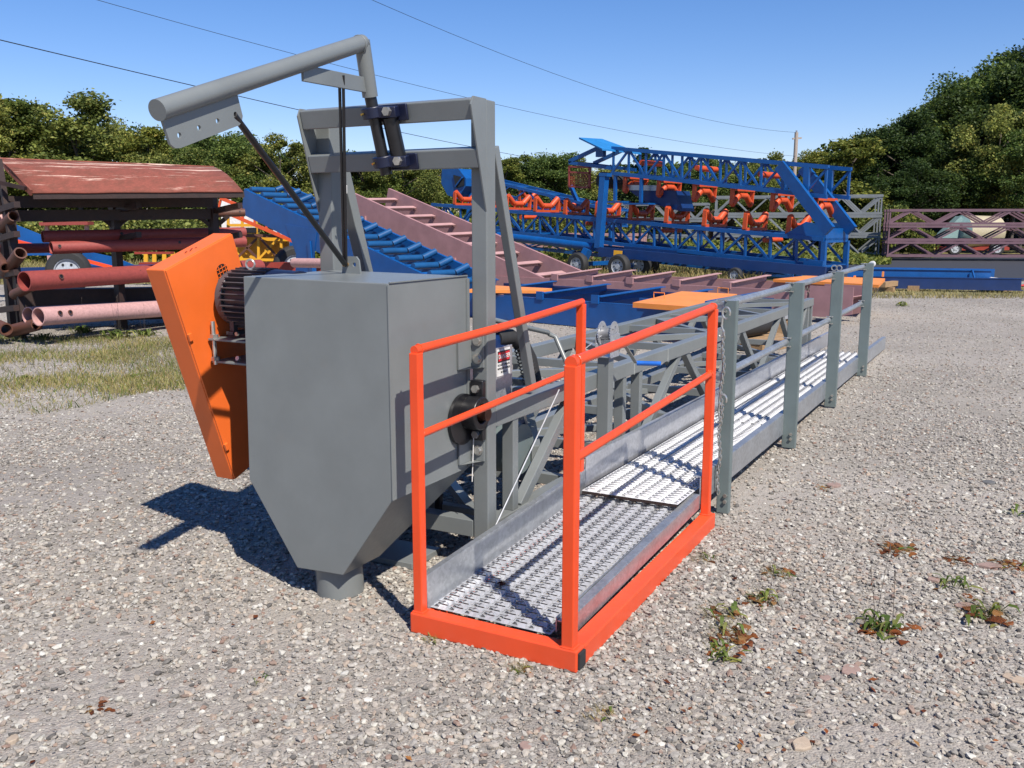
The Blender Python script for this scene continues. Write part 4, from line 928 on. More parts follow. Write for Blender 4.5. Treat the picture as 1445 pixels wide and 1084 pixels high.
q = spot(1437, 402, 21.5); solo('red_post_tip', MB().tube(q-V(0, 0, .02), q+W(1.2, -.3)+V(0, 0, .02), .02, 12, .09), plain('red_cap', (.6, .03, .03), .5), 'red pointed pipe end at the right edge beyond the blue beam', 'pipe')
# ---------------- truss stacks
def stack(name, mat, a, b, n, h_, wid, nb_, labels, grp, c=.10, lc=.06):
    for k in range(n):
        z0 = .12+k*(h_+.02)
        for j in range(2):
            t = thing(name, labels[k*2+j], 'truss', tuple(V(a.x, a.y, z0)+ACR2*j*(wid+.12)), grp)
            o_ = ACR2*j*(wid+.12)
            truss(t, V(a.x, a.y, z0+h_)+o_, V(b.x, b.y, z0+h_)+o_, ACR2, wid, h_-c, nb_, c, lc, mat, tops=False)
ACR2 = W(.25, 1).normalized()
words3 = ['bottom', 'middle', 'top']
stack('lattice_truss', MAUVE, W(16.1, 40, 0), W(27, 38.5, 0), 3, .66, .7, 11, ['mauve lattice truss, %s of the %s row in the stack beyond the road' % (words3[k], ('front', 'back')[j]) for k in range(3) for j in range(2)], 'stacked mauve trusses')
for j, (px, D_) in enumerate(((1258, 40), (1276, 41))):
    pass
stack('lattice_truss', GREYS, W(9.5, 44, 0), W(16.4, 41.5, 0), 3, .88, .9, 9, ['grey lattice truss, %s of the %s row in the right grey stack' % (words3[k], ('front', 'back')[j]) for k in range(3) for j in range(2)], 'stacked grey trusses', .11, .065)
stack('lattice_truss', GREYS, W(5.0, 46, 0), W(9.3, 44.4, 0), 3, .78, .8, 7, ['grey lattice truss, %s of the %s row behind the orange idlers' % (words3[k], ('front', 'back')[j]) for k in range(3) for j in range(2)], 'stacked grey trusses', .10, .06)
def pbar(parent, c): pass
stack('lattice_truss', PINK2, W(-1.0, 40, 0), W(5.2, 37, 0), 2, .5, .7, 8, ['pale pink lattice truss, %s of the %s row under the blue conveyor' % (words3[k], ('front', 'back')[j]) for k in range(2) for j in range(2)], 'stacked pale trusses', .09, .055)
# tank mixer behind the mauve trusses
t = thing('tank_trailer', 'cream and pale teal round tank machine behind the mauve trusses', 'tank', W(23.3, 47, 0))
q = W(22.6, 47, 1.15); mk('tank', MB().tube(q, q+W(1.9, .4), .85, 28, .80), CREAM, t); mk('tank_end', MB().tube(q-W(.25, .05), q, .55, 28, .85), TEAL, t)
mk('hood', MB().plate(q-W(.5, 0)+V(0, -.0, -.4), W(1, 0), UPV, [(-.9, 0), (1.1, 0), (.3, 1.2)], .6), TEAL, t)
mk('chassis', MB().beam(q-W(1.2, .2)-V(0, 0, .8), q+W(2.4, .2)-V(0, 0, .8), .7, .18), REDP, t)
for s_ in (-.6, 1.5): wheel(t, W(22.6+s_, 46.3, .36), -W(0, 1), .36, .25)
# house roofs
def house(px0, px1, ytop, yeave, D_, label):
    a = spot(px0, yeave, D_); b = spot(px1, yeave, D_); t = thing('house', label, 'house', ((a.x+b.x)/2, (a.y+b.y)/2, 0)); dv = FWD*5
    h_ = a.z; top = spot((px0+px1)/2, ytop, D_).z
    mk('wall', MB().beam(V(a.x, a.y, h_/2)+dv*.5, V(b.x, b.y, h_/2)+dv*.5, 5, h_), BRICKW, t)
    m0 = (a+b)/2
    rfm = MB().add([a-RGT*.3, b+RGT*.3, V(m0.x, m0.y, top), a-RGT*.3+dv, b+RGT*.3+dv, V(m0.x, m0.y, top)+dv], [(0, 1, 2), (5, 4, 3), (0, 2, 5, 3), (2, 1, 4, 5), (0, 3, 4, 1)]); mk('roof', rfm, SHING, t)
    c = m0-FWD*.03; mk('window', MB().box(V(c.x, c.y, h_*.6), (.9, .9, 1.1)), BLACK, t)
house(953, 1003, 281, 306, 60, 'brown sided house gable behind the grey trusses and idlers')
house(1018, 1046, 287, 306, 62, 'smaller brown house roof right of the taller gable')
# utility pole and wires
up = thing('utility_pole', 'pale wooden utility pole standing among the far trees', 'utility pole', tuple(V(spot(1123, 300, 62).x, spot(1123, 300, 62).y, 0)))
pt = spot(1124, 187, 62); mk('pole', MB().tube(V(pt.x, pt.y, 0), pt, .16, 12, .12), POLEM, up)
mk('cross_arm', MB().beam(pt-RGT*.25-V(0, 0, .4), pt+RGT*.35-V(0, 0, .35), .1, .1), POLEM, up)
mk('insulator', MB().tube(pt, pt+V(0, 0, .12), .06, 8), plain('insulator_grey', (.3, .3, .32), .3), up)
def wire(p0, p1, sag, r, label, n=24):
    pts = []
    for k in range(n+1):
        t = k/n; p = p0.lerp(p1, t); pts.append(p-V(0, 0, 4*sag*t*(1-t)))
    solo('overhead_wire', MB().path(pts, r, 5), plain('wire_black', (.02, .02, .025), .5), label, 'wire')
wire(spot(-60, 42, 22), spot(845, 238, 75), .3, .013, 'lowest and thickest black overhead wire crossing behind the swing arm')
wire(spot(60, -22, 26), pt+V(0, 0, -.3)+spot(1124, 214, 62)-pt, .7, .008, 'middle thin overhead wire running down to the far pole')
wire(spot(480, -20, 30), pt, .9, .008, 'highest thin overhead wire running down to the pole top')
# ---------------- pipe rack at the left
rk = thing('pipe_rack', 'rusty steel pipe rack with a flaking red curved sheet roof at the left', 'rack', W(-6.2, 13.6, 0))
RA = W(-6.95, 12.6, 0); RB = W(-4.45, 15.4, 0); rd = (RB-RA); rn = rd.normalized(); rac = V(-rn.y, rn.x, 0); rac = rac if rac.dot(FWD) > 0 else -rac
def rp(px, py, D): return spot(px, py, D)
# roof sheet: bottom eave, top ridge, curved
e0, e1 = rp(44, 272, 12.6), rp(343, 270, 13.6); t0, t1 = rp(-3, 224, 13.4), rp(302, 236, 14.5)
m_ = MB(); NS = 10; vs = []
for s_ in range(NS+1):
    u = s_/NS; bul = V(0, 0, .06*math.sin(math.pi*u)) - FWD*.04*math.sin(math.pi*u)
    a = e0.lerp(t0, u)+bul; b = e1.lerp(t1, u)+bul
    for k in range(9): vs.append(a.lerp(b, k/8)+V(0, 0, .004*math.sin(k*2.3+u*3)))
m_.add(vs, [(i*9+j, i*9+j+1, (i+1)*9+j+1, (i+1)*9+j) for i in range(NS) for j in range(8)], True)
rfo = mk('roof', m_, ROOFM, rk); sd_ = rfo.modifiers.new('thick', 'SOLIDIFY'); sd_.thickness = .02
bk0, bk1 = t0+FWD*.8+V(0, 0, -.45), t1+FWD*.8+V(0, 0, -.45)
m_ = MB().add([t0, t1, bk1, bk0], [(0, 1, 2, 3)]); rb_ = mk('roof', m_, ROOFM, rk); rb_.modifiers.new('thick', 'SOLIDIFY').thickness = .02
bar(rk, 'eave_beam', e0+V(0, 0, -.05)+FWD*.05, e1+V(0, 0, -.05)+FWD*.05, .05, .07, RUST_SHADE)
def uprt(px, D, top, w_=.16):
    q = rp(px, 330, D); bar(rk, 'post', V(q.x, q.y, 0), V(q.x, q.y, top), w_, .10, RUST_SHADE, rn)
    return V(q.x, q.y, 0)
u1 = uprt(6, 13.2, 2.35, .12); u1b = uprt(18, 12.9, 1.9, .06); u2 = uprt(163, 14.1, 2.1, .16); u3 = uprt(302, 14.6, 2.1, .16)
bar(rk, 'post', rp(-2, 225, 12.9), V(rp(30, 400, 12.5).x, rp(30, 400, 12.5).y, .1), .07, .07, RUST_SHADE, rn)
bar(rk, 'gable_bar', rp(0, 258, 12.7), rp(36, 266, 12.6), .05, .05, RUST_SHADE); bar(rk, 'gable_bar', t0, e0, .03, .08, ROOFM)
for px, D_ in ((-5, 13), (163, 14.1), (302, 14.6)):
    for py in (300, 340, 392, 440): q = rp(px, py, D_); bar(rk, 'arm', q+rac*.15, q-rac*.75+V(0, 0, .10), .08, .08, RUST_SHADE)
for px, D_, ys in ((163, 14.1, 310), (302, 14.6, 310)):
    q = rp(px, 322, D_); bar(rk, 'knee', q, rp(px-18, 308, D_), .05, .06, RUST_SHADE); bar(rk, 'knee', q, rp(px+20, 305, D_), .05, .06, RUST_SHADE)
for py, D_ in ((285, 14.4), (305, 14.6)): bar(rk, 'rail', rp(8, py, 13.2), rp(300, py-(3 if py > 290 else 0), D_), .08, .16, RUST_SHADE)
bar(rk, 'rail', rp(20, 432, 13.9), rp(330, 425, 15.3), .3, .5, RUST_SHADE)  # dark filler block, stands for the shade under the lower pipes
def stub(x0, y0, x1, y1, D_, r_, label):
    a, b = rp(x0, y0, D_), rp(x1, y1, D_-.35); return solo('pipe_stub', MB().pipe(a, b, r_, r_*.78, 16), BROWN, label, 'pipe stub')
stub(2, 322, 19, 305, 13, .075, 'rusty open pipe stub poking forward under the roof corner')
stub(8, 386, 29, 357, 12.8, .085, 'rusty open pipe stub halfway up the rack post at left'); stub(-6, 360, 8, 378, 12.9, .07, 'short rusty pipe stub at the left picture edge')
stub(20, 416, 45, 404, 12.7, .07, 'rusty pipe stub lying below the big brick pipe'); stub(12, 468, 52, 458, 12.6, .085, 'rusty pipe stub on the ground at the rack foot'); stub(-14, 455, 9, 465, 12.5, .085, 'rusty pipe stub on the ground at far left')
def lpipe(x0, y0, D0, x1, y1, D1, r_, mat, label, holes=()):
    a, b = rp(x0, y0, D0), rp(x1, y1, D1); o_ = None
    t = thing('steel_pipe', label, 'pipe', tuple(a)); mk('tube', MB().pipe(a, b, r_, r_*.9, 32), mat, t)
    d_, s__, u_ = frame_of(b-a)
    for s_ in holes:
        c = a.lerp(b, s_); nrm = (V(0, 0, CAM_H)-c); nrm = (nrm-d_*nrm.dot(d_)).normalized(); nrm = (nrm+V(0, 0, .25)).normalized()
        mk('side_port', MB().pipe(c+nrm*r_*.9, c+nrm*(r_*1.10), r_*.28, r_*.2, 12), BROWN, t)
        mk('side_port', MB().tube(c+nrm*r_*.9, c+nrm*(r_*1.03), r_*.2, 12), BLACK, t)
    return t
lpipe(54, 447, 12.0, 345, 428, 15.6, .122, PALEPIPE, 'pale pink painted pipe lowest at the front of the rack', (.06, .10))
lpipe(40, 446, 12.25, 330, 428, 15.9, .120, PALEPIPE, 'pale pink pipe just behind the lowest front pipe')
lpipe(34, 397, 12.0, 366, 377, 16.2, .130, BRICK, 'thick brick red pipe second from the bottom of the rack', (.10,))
lpipe(72, 350, 13.0, 345, 341, 15.0, .088, BRICK, 'brick red pipe resting third from the bottom, front of its pair', (.03, .62))
lpipe(60, 334, 13.3, 345, 328, 15.3, .085, BRICK, 'dark shaded brick red pipe behind the middle pair', (.35,))
lpipe(60, 308, 13.5, 345, 300, 14.9, .062, BROWN, 'brown pipe in roof shade with its sunlit end showing', (.97,))
lpipe(-40, 352, 13.2, 72, 350, 14.4, .075, BRICK, 'dark brick pipe end continuing past the left edge'); lpipe(-60, 310, 13, 12, 308, 13.2, .07, PALEPIPE, 'pale pink pipe cut by the left edge of the picture')
lpipe(415, 371, 18, 480, 372, 17, .09, PALEPIPE, 'short pale pink pipe lying behind the motor')
# bare gap: long navy trailer and wheels behind the rack
tr = thing('equipment_trailer', 'blue and orange wheeled trailer seen through the pipe rack', 'trailer', W(-8.5, 18.5, 0))
bar(tr, 'deck_beam', spot(-40, 384, 18.5), spot(230, 377, 20.5), .2, .12, NAVY)
mk('side_panel', MB().plate(spot(-20, 330, 19.6), RGT, UPV, [(-.6, .35), (.25, .35), (1.35, -.1), (1.6, -.45), (.2, -.45), (-.6, .0)], .05), BLUE, tr)
mk('side_panel', MB().plate(spot(130, 360, 20.4), RGT, UPV, [(-.2, .1), (.5, -.05), (1.1, -.3), (-.2, -.3)], .05), BLUE, tr)
bar(tr, 'draw_bar', spot(0, 335, 19), spot(66, 352, 19), .1, .08, ORANGE); bar(tr, 'draw_bar', spot(60, 352, 19), spot(160, 378, 19.5), .1, .07, ORANGE)
wheel(tr, spot(97, 383, 18.6)-V(0, 0, 0), (-FWD+RGT*.25), .43, .3)
bn = thing('red_bench_frame', 'small brick red bench shaped frame far behind the pipe rack', 'frame', tuple(V(spot(95, 320, 34).x, spot(95, 320, 34).y, 0)))
bar(bn, 'top', spot(60, 316, 34), spot(128, 315, 34), .5, .12, BRICK)
for px in (66, 122): q = spot(px, 317, 34); bar(bn, 'leg', q, V(q.x, q.y, 0), .12, .12, PALEPIPE, RGT)
# yellow and orange machine behind
ym = thing('screening_machine', 'yellow and orange lattice machine with a tyre behind the motor', 'machine', W(-6.6, 23, 0))
D_ = 23
mk('hopper_panel', MB().plate(spot(366, 352, 23.2), RGT, UPV, [(-.72, -.35), (.75, -.35), (.75, .30), (-.72, .30)], .06), YEL, ym)
for x0, x1 in ((333, 365), (365, 395)):
    bar(ym, 'brace', spot(x0, 334, D_), spot(x1, 366, D_), .05, .05, BROWN, FWD); bar(ym, 'brace', spot(x1, 334, D_), spot(x0, 366, D_), .05, .05, BROWN if x0 < 350 else YEL, FWD)
for px in (333, 365, 397, 430): bar(ym, 'upright', spot(px, 332, D_), spot(px, 368, D_), .06, .06, YEL, FWD)
bar(ym, 'rail', spot(333, 366, D_), spot(450, 368, D_), .1, .06, YEL); bar(ym, 'rail', spot(322, 332, D_), spot(440, 334, D_), .1, .08, BROWN)
for a_, b_ in (((312, 280), (440, 332)), ((300, 292), (436, 350))): bar(ym, 'boom_chord', spot(*a_, D_-.3), spot(*b_, D_-.3), .08, .08, IDLER, FWD)
for k in range(9):
    t_ = k/8; a = spot(312+128*t_, 280+52*t_, D_-.3); b = spot(300+136*min(1, t_+.06), 292+58*min(1, t_+.06), D_-.3); bar(ym, 'boom_lacing', a, b, .05, .05, IDLER, FWD)
mk('blue_panel', MB().box(spot(402, 350, D_+.5), (.9, .05, .5), Matrix((RGT, FWD, UPV)).transposed()), BLUE, ym)
for px, py, ww, hh in ((328, 312, .55, .62), (352, 307, .35, .5), (394, 322, .3, .4), (425, 345, .3, .35), (318, 290, .3, .3)): mk('sheet_panel', MB().box(spot(px, py, D_+.7), (ww, .04, hh), Matrix((RGT, FWD, UPV)).transposed()), WHITE, ym)
for a_, b_ in (((322, 318), (362, 318)), ((322, 328), (362, 328))): bar(ym, 'rail', spot(*a_, D_+.2), spot(*b_, D_+.2), .05, .07, YEL)
for px in (322, 342, 362): bar(ym, 'upright', spot(px, 300, D_+.2), spot(px, 330, D_+.2), .06, .06, YEL, FWD)
mk('engine_box', MB().box(spot(350, 325, D_+.3), (.5, .3, .12), Matrix((RGT, FWD, UPV)).transposed()), BLACK, ym)
bar(ym, 'deck_beam', spot(200, 377, 21.5), spot(470, 377, 21.0), .25, .22, REDP)
wheel(ym, W(-5.32, 22.6, .56), (-FWD+RGT*.6), .50, .34)
fr = thing('yellow_railing', 'low yellow railing section between the rack posts', 'railing', tuple(V(spot(215, 375, 24).x, spot(215, 375, 24).y, 0)))
for px in (206, 218, 232, 244): bar(fr, 'picket', spot(px, 356, 24), spot(px, 377, 24), .1, .05, YEL, FWD)
bar(fr, 'rail', spot(190, 357, 24), spot(246, 357, 24), .05, .06, REDP); bar(fr, 'rail', spot(190, 376, 24), spot(246, 376, 24), .05, .06, YEL)
# white tank and red gear between blue and pink frames
wt = thing('white_tank', 'white rounded tank showing between the blue and pink frames', 'tank', tuple(V(spot(520, 330, 27).x, spot(520, 330, 27).y, 0)))
a = spot(492, 308, 27); b = spot(535, 312, 27); mk('tank', MB().tube(a, b, .38, 24), WHITE, wt); 
for q in (a.lerp(b, .2), a.lerp(b, .8)): bar(wt, 'leg', q, V(q.x, q.y, 0), .12, .12, REDP, FWD)
mk('hose', MB().path([a+V(0, 0, .2), a+V(0, 0, .5)-FWD*.3, a.lerp(b, .5)-FWD*.45+V(0, 0, -.1), b-FWD*.4+V(0, 0, -.3)], .03, 8), REDP, wt)
rg = thing('red_machine', 'dark red steel machine frame behind the pink ladder frame', 'frame', tuple(V(spot(575, 340, 27).x, spot(575, 340, 27).y, 0)))
for a_, b_ in (((548, 318), (604, 326)), ((548, 342), (600, 346)), ((548, 318), (600, 346)), ((552, 344), (600, 324)), ((550, 318), (552, 352)), ((575, 320), (577, 355)), ((598, 322), (600, 355))): bar(rg, 'member', spot(*a_, 27), spot(*b_, 27), .09, .11, REDP, FWD)
lp = thing('steel_pipe', 'pale pink pipe lying on grass right of the roller frame', 'pipe', tuple(spot(640, 372, 21)))
mk('tube', MB().pipe(spot(625, 371, 21.5), spot(690, 373, 20.5), .10, .085, 20), PALEPIPE, lp)

# ================================================================== VEGETATION
def leafmat(name, dark, mid, lite, warm):
    m, n, b = newmat(name); ge = node(n, 'ShaderNodeNewGeometry'); oi = node(n, 'ShaderNodeObjectInfo')
    r = ramp(n, ge.outputs['Random Per Island'], [(0, dark), (.45, mid), (.85, lite), (1, warm)])
    n1 = noise(n, .55, 3, .6, ge.outputs['Position'])
    c = mixc(n, .75, r.outputs[0], ramp(n, n1.outputs[0], [(.35, (.72, .78, .70)), (.65, (1.45, 1.4, 1.15))]).outputs[0], 'MULTIPLY')
    c = mixc(n, .8, c, ramp(n, oi.outputs['Random'], [(0, (.72, .85, .8)), (.5, (.95, 1, .95)), (1, (1.12, 1.08, .85))]).outputs[0], 'MULTIPLY')
    n.links.new(c, b.inputs['Base Color']); b.inputs['Roughness'].default_value = .6; b.inputs['Specular IOR Level'].default_value = .25
    tr_ = node(n, 'ShaderNodeBsdfTranslucent'); n.links.new(c, tr_.inputs[0]); mx = node(n, 'ShaderNodeMixShader'); mx.inputs[0].default_value = .34
    n.links.new(b.outputs[0], mx.inputs[1]); n.links.new(tr_.outputs[0], mx.inputs[2]); n.links.new(mx.outputs[0], n.nodes['Material Output'].inputs[0])
    return m
LEAF_D = leafmat('leaf_dark', (.045, .07, .022), (.09, .13, .034), (.14, .18, .048), (.21, .22, .06))
LEAF_SHADE = leafmat('leaf_shaded', (.018, .034, .012), (.036, .060, .017), (.06, .092, .024), (.10, .12, .03))  # darker leaf copy: shade beneath overhanging crowns is put into the colour
LEAF_M = leafmat('leaf_mid', (.08, .10, .03), (.16, .18, .05), (.24, .25, .07), (.34, .28, .09))
LEAF_Y = leafmat('leaf_yellow', (.07, .095, .026), (.135, .16, .04), (.20, .21, .05), (.29, .24, .07))
LEAF_P = leafmat('leaf_pine', (.025, .05, .022), (.05, .085, .032), (.08, .12, .04), (.12, .15, .05))
BARK = plain('bark', (.10, .08, .065), .9); BARKG = plain('grey_bark', (.24, .21, .18), .9)
def quads(P, size, r_, flat=.35):
    n = len(P); a = r_.standard_normal((n, 3)); a[:, 2] *= flat+.3; a /= np.linalg.norm(a, axis=1)[:, None]
    b = r_.standard_normal((n, 3)); b[:, 2] *= .6; b -= a*(a*b).sum(1)[:, None]; b /= np.linalg.norm(b, axis=1)[:, None]
    s = size*r_.uniform(.6, 1.35, n)[:, None]; asp = r_.uniform(.45, .8, n)[:, None]
    v = np.empty((n, 4, 3)); v[:, 0] = P-a*s*.5; v[:, 1] = P+b*s*asp*.5; v[:, 2] = P+a*s*.5; v[:, 3] = P-b*s*asp*.5
    return v.reshape(-1, 3)
def qmesh(name, vs, mat):
    n = len(vs)//4; me = bpy.data.meshes.new(name); me.vertices.add(n*4); me.vertices.foreach_set('co', vs.astype(np.float32).ravel())
    me.loops.add(n*4); me.loops.foreach_set('vertex_index', np.arange(n*4, dtype=np.int32)); me.polygons.add(n)
    me.polygons.foreach_set('loop_start', np.arange(0, n*4, 4, dtype=np.int32)); me.polygons.foreach_set('loop_total', np.full(n, 4, dtype=np.int32))
    me.materials.append(mat); me.update(calc_edges=True); me.validate(); return me
def crown(seed, kind, nleaf, mat, size):
    """unit tree: height 1, crown centred on the z axis"""
    r_ = np.random.default_rng(seed); cl = []
    if kind == 'round':
        for k in range(58):
            th, ph = r_.uniform(0, 6.28), math.acos(r_.uniform(-.75, 1)); rr = r_.uniform(.55, 1)**.5
            cl.append((.34*rr*math.sin(ph)*math.cos(th), .34*rr*math.sin(ph)*math.sin(th), .60+.36*rr*math.cos(ph), r_.uniform(.035, .10)))
    elif kind == 'tall':
        for k in range(44):
            z = r_.uniform(.15, 1); rad = .20*(1-abs(z-.45)/.75)**.6*r_.uniform(.5, 1); th = r_.uniform(0, 6.28)
            cl.append((rad*math.cos(th), rad*math.sin(th), z*.96, r_.uniform(.04, .08)))
    elif kind == 'pine':
        for k in range(60):
            z = r_.uniform(.12, 1); rad = .24*(1-z)**.8*r_.uniform(.6, 1); th = r_.uniform(0, 6.28)
            cl.append((rad*math.cos(th), rad*math.sin(th), z, .035+.03*(1-z)))
    elif kind == 'shrub':
        for k in range(30):
            th = r_.uniform(0, 6.28); rr = r_.uniform(0, 1)**.5*.62; cl.append((rr*math.cos(th), rr*math.sin(th), r_.uniform(.1, .85)*(1-rr*.6), r_.uniform(.10, .2)))
    cl = np.array(cl); idx = r_.integers(0, len(cl), nleaf); g_ = r_.standard_normal((nleaf, 3)); g_ /= np.linalg.norm(g_, axis=1)[:, None]; g_ *= (r_.uniform(0, 1, nleaf)**.45)[:, None]
    P = cl[idx, :3]+g_*cl[idx, 3:4]*np.array([1.25, 1.25, .8]); stray = r_.uniform(0, 1, nleaf) < .10; P[stray] += g_[stray]*.030
    P[:, 2] = np.maximum(P[:, 2], .01)
    return qmesh('crown', quads(P, size, r_), mat), cl
def trunkmesh(seed, cl, mat, r0=.018):
    r_ = np.random.default_rng(seed); mb = MB(); top = max(c[2] for c in cl)*.85
    pts = [V(0, 0, -.02), V(r_.uniform(-.01, .01), r_.uniform(-.01, .01), top*.3), V(r_.uniform(-.02, .02), r_.uniform(-.02, .02), top*.6), V(0, 0, top)]
    for k in range(3): mb.tube(pts[k], pts[k+1], r0*(1-.3*k), 8, r0*(1-.3*(k+1)), k == 0)
    for c in cl[:14]:
        z = max(.12, c[2]-.18); mb.tube(V(0, 0, min(z, top)), V(*c[:3]), r0*.35, 5, r0*.12, False)
    me = bpy.data.meshes.new('trunk'); me.from_pydata([tuple(q) for q in mb.v], [], mb.f); me.polygons.foreach_set('use_smooth', mb.sm); me.materials.append(mat); return me
TV = {}
def variant(key, seed, kind, n, mat, size, bark=BARK):
    me, cl = crown(seed, kind, n, mat, size); TV[key] = (me, trunkmesh(seed+1, cl, bark))
if 0: pass
variant('rd0', 1, 'round', 30000, LEAF_D, .0185); variant('rd1', 2, 'round', 30000, LEAF_D, .0185); variant('rd2', 12, 'round', 30000, LEAF_D, .0185)
variant('rm0', 3, 'round', 30000, LEAF_M, .0185); variant('rm1', 4, 'round', 30000, LEAF_M, .0185); variant('rm2', 14, 'round', 30000, LEAF_M, .0185)
variant('ry0', 5, 'round', 30000, LEAF_Y, .0185); variant('ty0', 6, 'tall', 17000, LEAF_Y, .0195); variant('tm0', 7, 'tall', 17000, LEAF_M, .0195)
variant('dd0', 21, 'round', 30000, LEAF_SHADE, .0185); variant('dd1', 22, 'round', 30000, LEAF_SHADE, .0185); variant('p0', 8, 'pine', 12000, LEAF_P, .02); variant('s0', 9, 'shrub', 9000, LEAF_M, .05); variant('s1', 10, 'shrub', 9000, LEAF_Y, .05); variant('b0', 11, 'round', 1500, LEAF_Y, .022, BARKG)
def tree(key, px, D_, ytop, label, name='tree', wid=1.0, zb_=0.0, grp='trees around the yard'):
    q = spot(px, 330, D_); top = 1.6+(315-ytop)*D_/1320; h_ = top-zb_
    t = thing(name, label, name, (q.x, q.y, zb_), grp); t.rotation_euler.z = random.uniform(0, 6.28)
    for me, nm in zip(TV[key], ('crown', 'trunk')):
        o_ = bpy.data.objects.new(nm, me); COL.objects.link(o_); o_.parent = t; o_.scale = (h_*wid*.93, h_*wid*.93, h_*.93)
    return t
LT = [('tm0', -12, 44, 112, 'bushy tree cut by the left picture edge', 1.2), ('ty0', 22, 46, 130, 'narrow yellow green tree near the left edge', 1.2), ('ty0', 62, 47, 134, 'pointed yellow green tree above the rack roof', 1.1),
 ('tm0', 118, 46, 122, 'tallest slim tree above the rack roof', 1.35), ('rm0', 150, 48, 142, 'leaning full tree right of the tallest slim tree', .75), ('b0', 188, 50, 158, 'almost bare grey tree between two leafy ones', .9),
 ('ty0', 215, 47, 170, 'small yellow tree behind the pipe arm end', 1.2), ('rm1', 250, 47, 188, 'olive round tree below the lifting plate', 1.1), ('rd0', 308, 46, 170, 'dark round tree under the swing arm', 1.05), ('ry0', 285, 43, 200, 'pale yellow low tree before the dark round one', 1.0),
 ('rd1', 355, 48, 176, 'dark tree behind the diagonal black rod', 1.0), ('rm2', 400, 46, 178, 'bright green broad tree left of the gantry', 1.1), ('rm0', 455, 50, 188, 'mid green tree seen through the gantry left bay', 1.0), ('rd2', 515, 50, 202, 'dark tree seen in the gantry opening', 1.1),
 ('rm1', 570, 50, 204, 'green tree right of the pivot shaft', 1.1), ('rd0', 620, 52, 212, 'dark tree at the right of the gantry opening', 1.1), ('ty0', 712, 52, 214, 'reddish tipped small tree beside the gantry post', 1.2), ('rd1', 742, 54, 208, 'dense dark tree right of the gantry post', 1.15), ('rd2', 785, 54, 204, 'tallest dark tree left of the blue head plate', 1.15),
 ('rm2', 815, 56, 212, 'green tree behind the blue head plate', 1.1), ('p0', 905, 56, 204, 'single small pine above the upper blue truss', 1.5), ('rm0', 870, 58, 222, 'green tree behind the upper truss left half', 1.2), ('rd0', 945, 60, 222, 'dark tree behind the upper truss middle', 1.2), ('rd1', 1000, 60, 215, 'small dark tree above the truss middle', 1.1), ('rm1', 1048, 60, 220, 'green tree left of the utility pole', 1.2),
 ('rm2', 1088, 62, 206, 'round tree touching the utility pole', 1.1), ('ry0', 1150, 64, 205, 'olive tree just right of the utility pole', 1.2)]
for a in LT: tree(a[0], a[1], a[2], a[3], a[4], 'tree', a[5])
RT = [('ty0', 1196, 50, 185, 'light green slim tree at the foot of the wooded slope', 1.7), ('dd0', 1232, 56, 165, 'dark round tree behind the light green slim tree', 1.1), ('dd1', 1272, 56, 146, 'dark tree above the grey truss stack', 1.05), ('rd0', 1305, 60, 132, 'green tree higher on the slope', 1.0), ('dd1', 1335, 58, 116, 'dark broad tree in the middle of the slope', 1.05),
 ('rd2', 1362, 62, 88, 'tall green tree rising towards the right', 1.0), ('dd0', 1392, 60, 72, 'tall dark tree near the right edge', 1.0), ('rd1', 1425, 62, 50, 'very tall tree near the right edge', 1.0), ('dd1', 1462, 60, 28, 'tallest tree cut by the right edge', 1.0), ('rm2', 1400, 52, 134, 'yellow lit crown in front of the slope at right', 1.0), ('dd1', 1340, 52, 190, 'dark crown low above the mauve trusses', 1.1), ('rd0', 1440, 50, 170, 'bright lower crown at the right edge', 1.1), ('dd1', 1290, 51, 215, 'low dark crown behind the truss stacks', 1.2), ('dd0', 1240, 50, 235, 'low dark tree behind the grey truss stack', 1.3),
 ('s1', 1262, 44, 250, 'yellow green shrub above the end of the grey stack', .75), ('dd1', 1500, 52, 110, 'dark tree beyond the right edge of the picture', 1.1)]
for a in RT: tree(a[0], a[1], a[2], a[3], a[4], 'tree' if a[0] != 's1' else 'shrub', a[5])
SH = [(20, 38, 262), (75, 40, 270), (130, 37, 258), (190, 39, 268), (245, 38, 256), (300, 40, 262), (365, 38, 250), (430, 40, 255), (500, 41, 258), (560, 41, 262), (625, 43, 266), (690, 43, 262), (735, 44, 258), (790, 45, 268), (850, 46, 272), (920, 48, 278), (1090, 50, 270), (1150, 52, 272), (1195, 50, 262)]
near_ = ['left of the rack post', 'behind the rack roof corner', 'behind the left half of the rack roof', 'behind the rack roof middle', 'behind the right rack roof end', 'above the blue frame top', 'below the swing arm rod', 'left of the gantry far post', 'in the lower gantry bay', 'above the pink frame top', 'left of the gantry near post', 'just right of the gantry post', 'between post and idlers', 'under the red mesh guard', 'under the blue head frame', 'behind the post of the blue conveyor', 'left of the utility pole foot', 'at the utility pole foot', 'at the foot of the slim light tree']
for k, (px, D_, yt) in enumerate(SH): tree(('s0', 's1')[k % 2 if k % 5 else 0], px, D_, yt, ('mid green' if (k % 2 if k % 5 else 0) == 0 else 'yellow green')+' shrub '+near_[k], 'shrub', 1.05, 0, 'shrubs along the tree line')
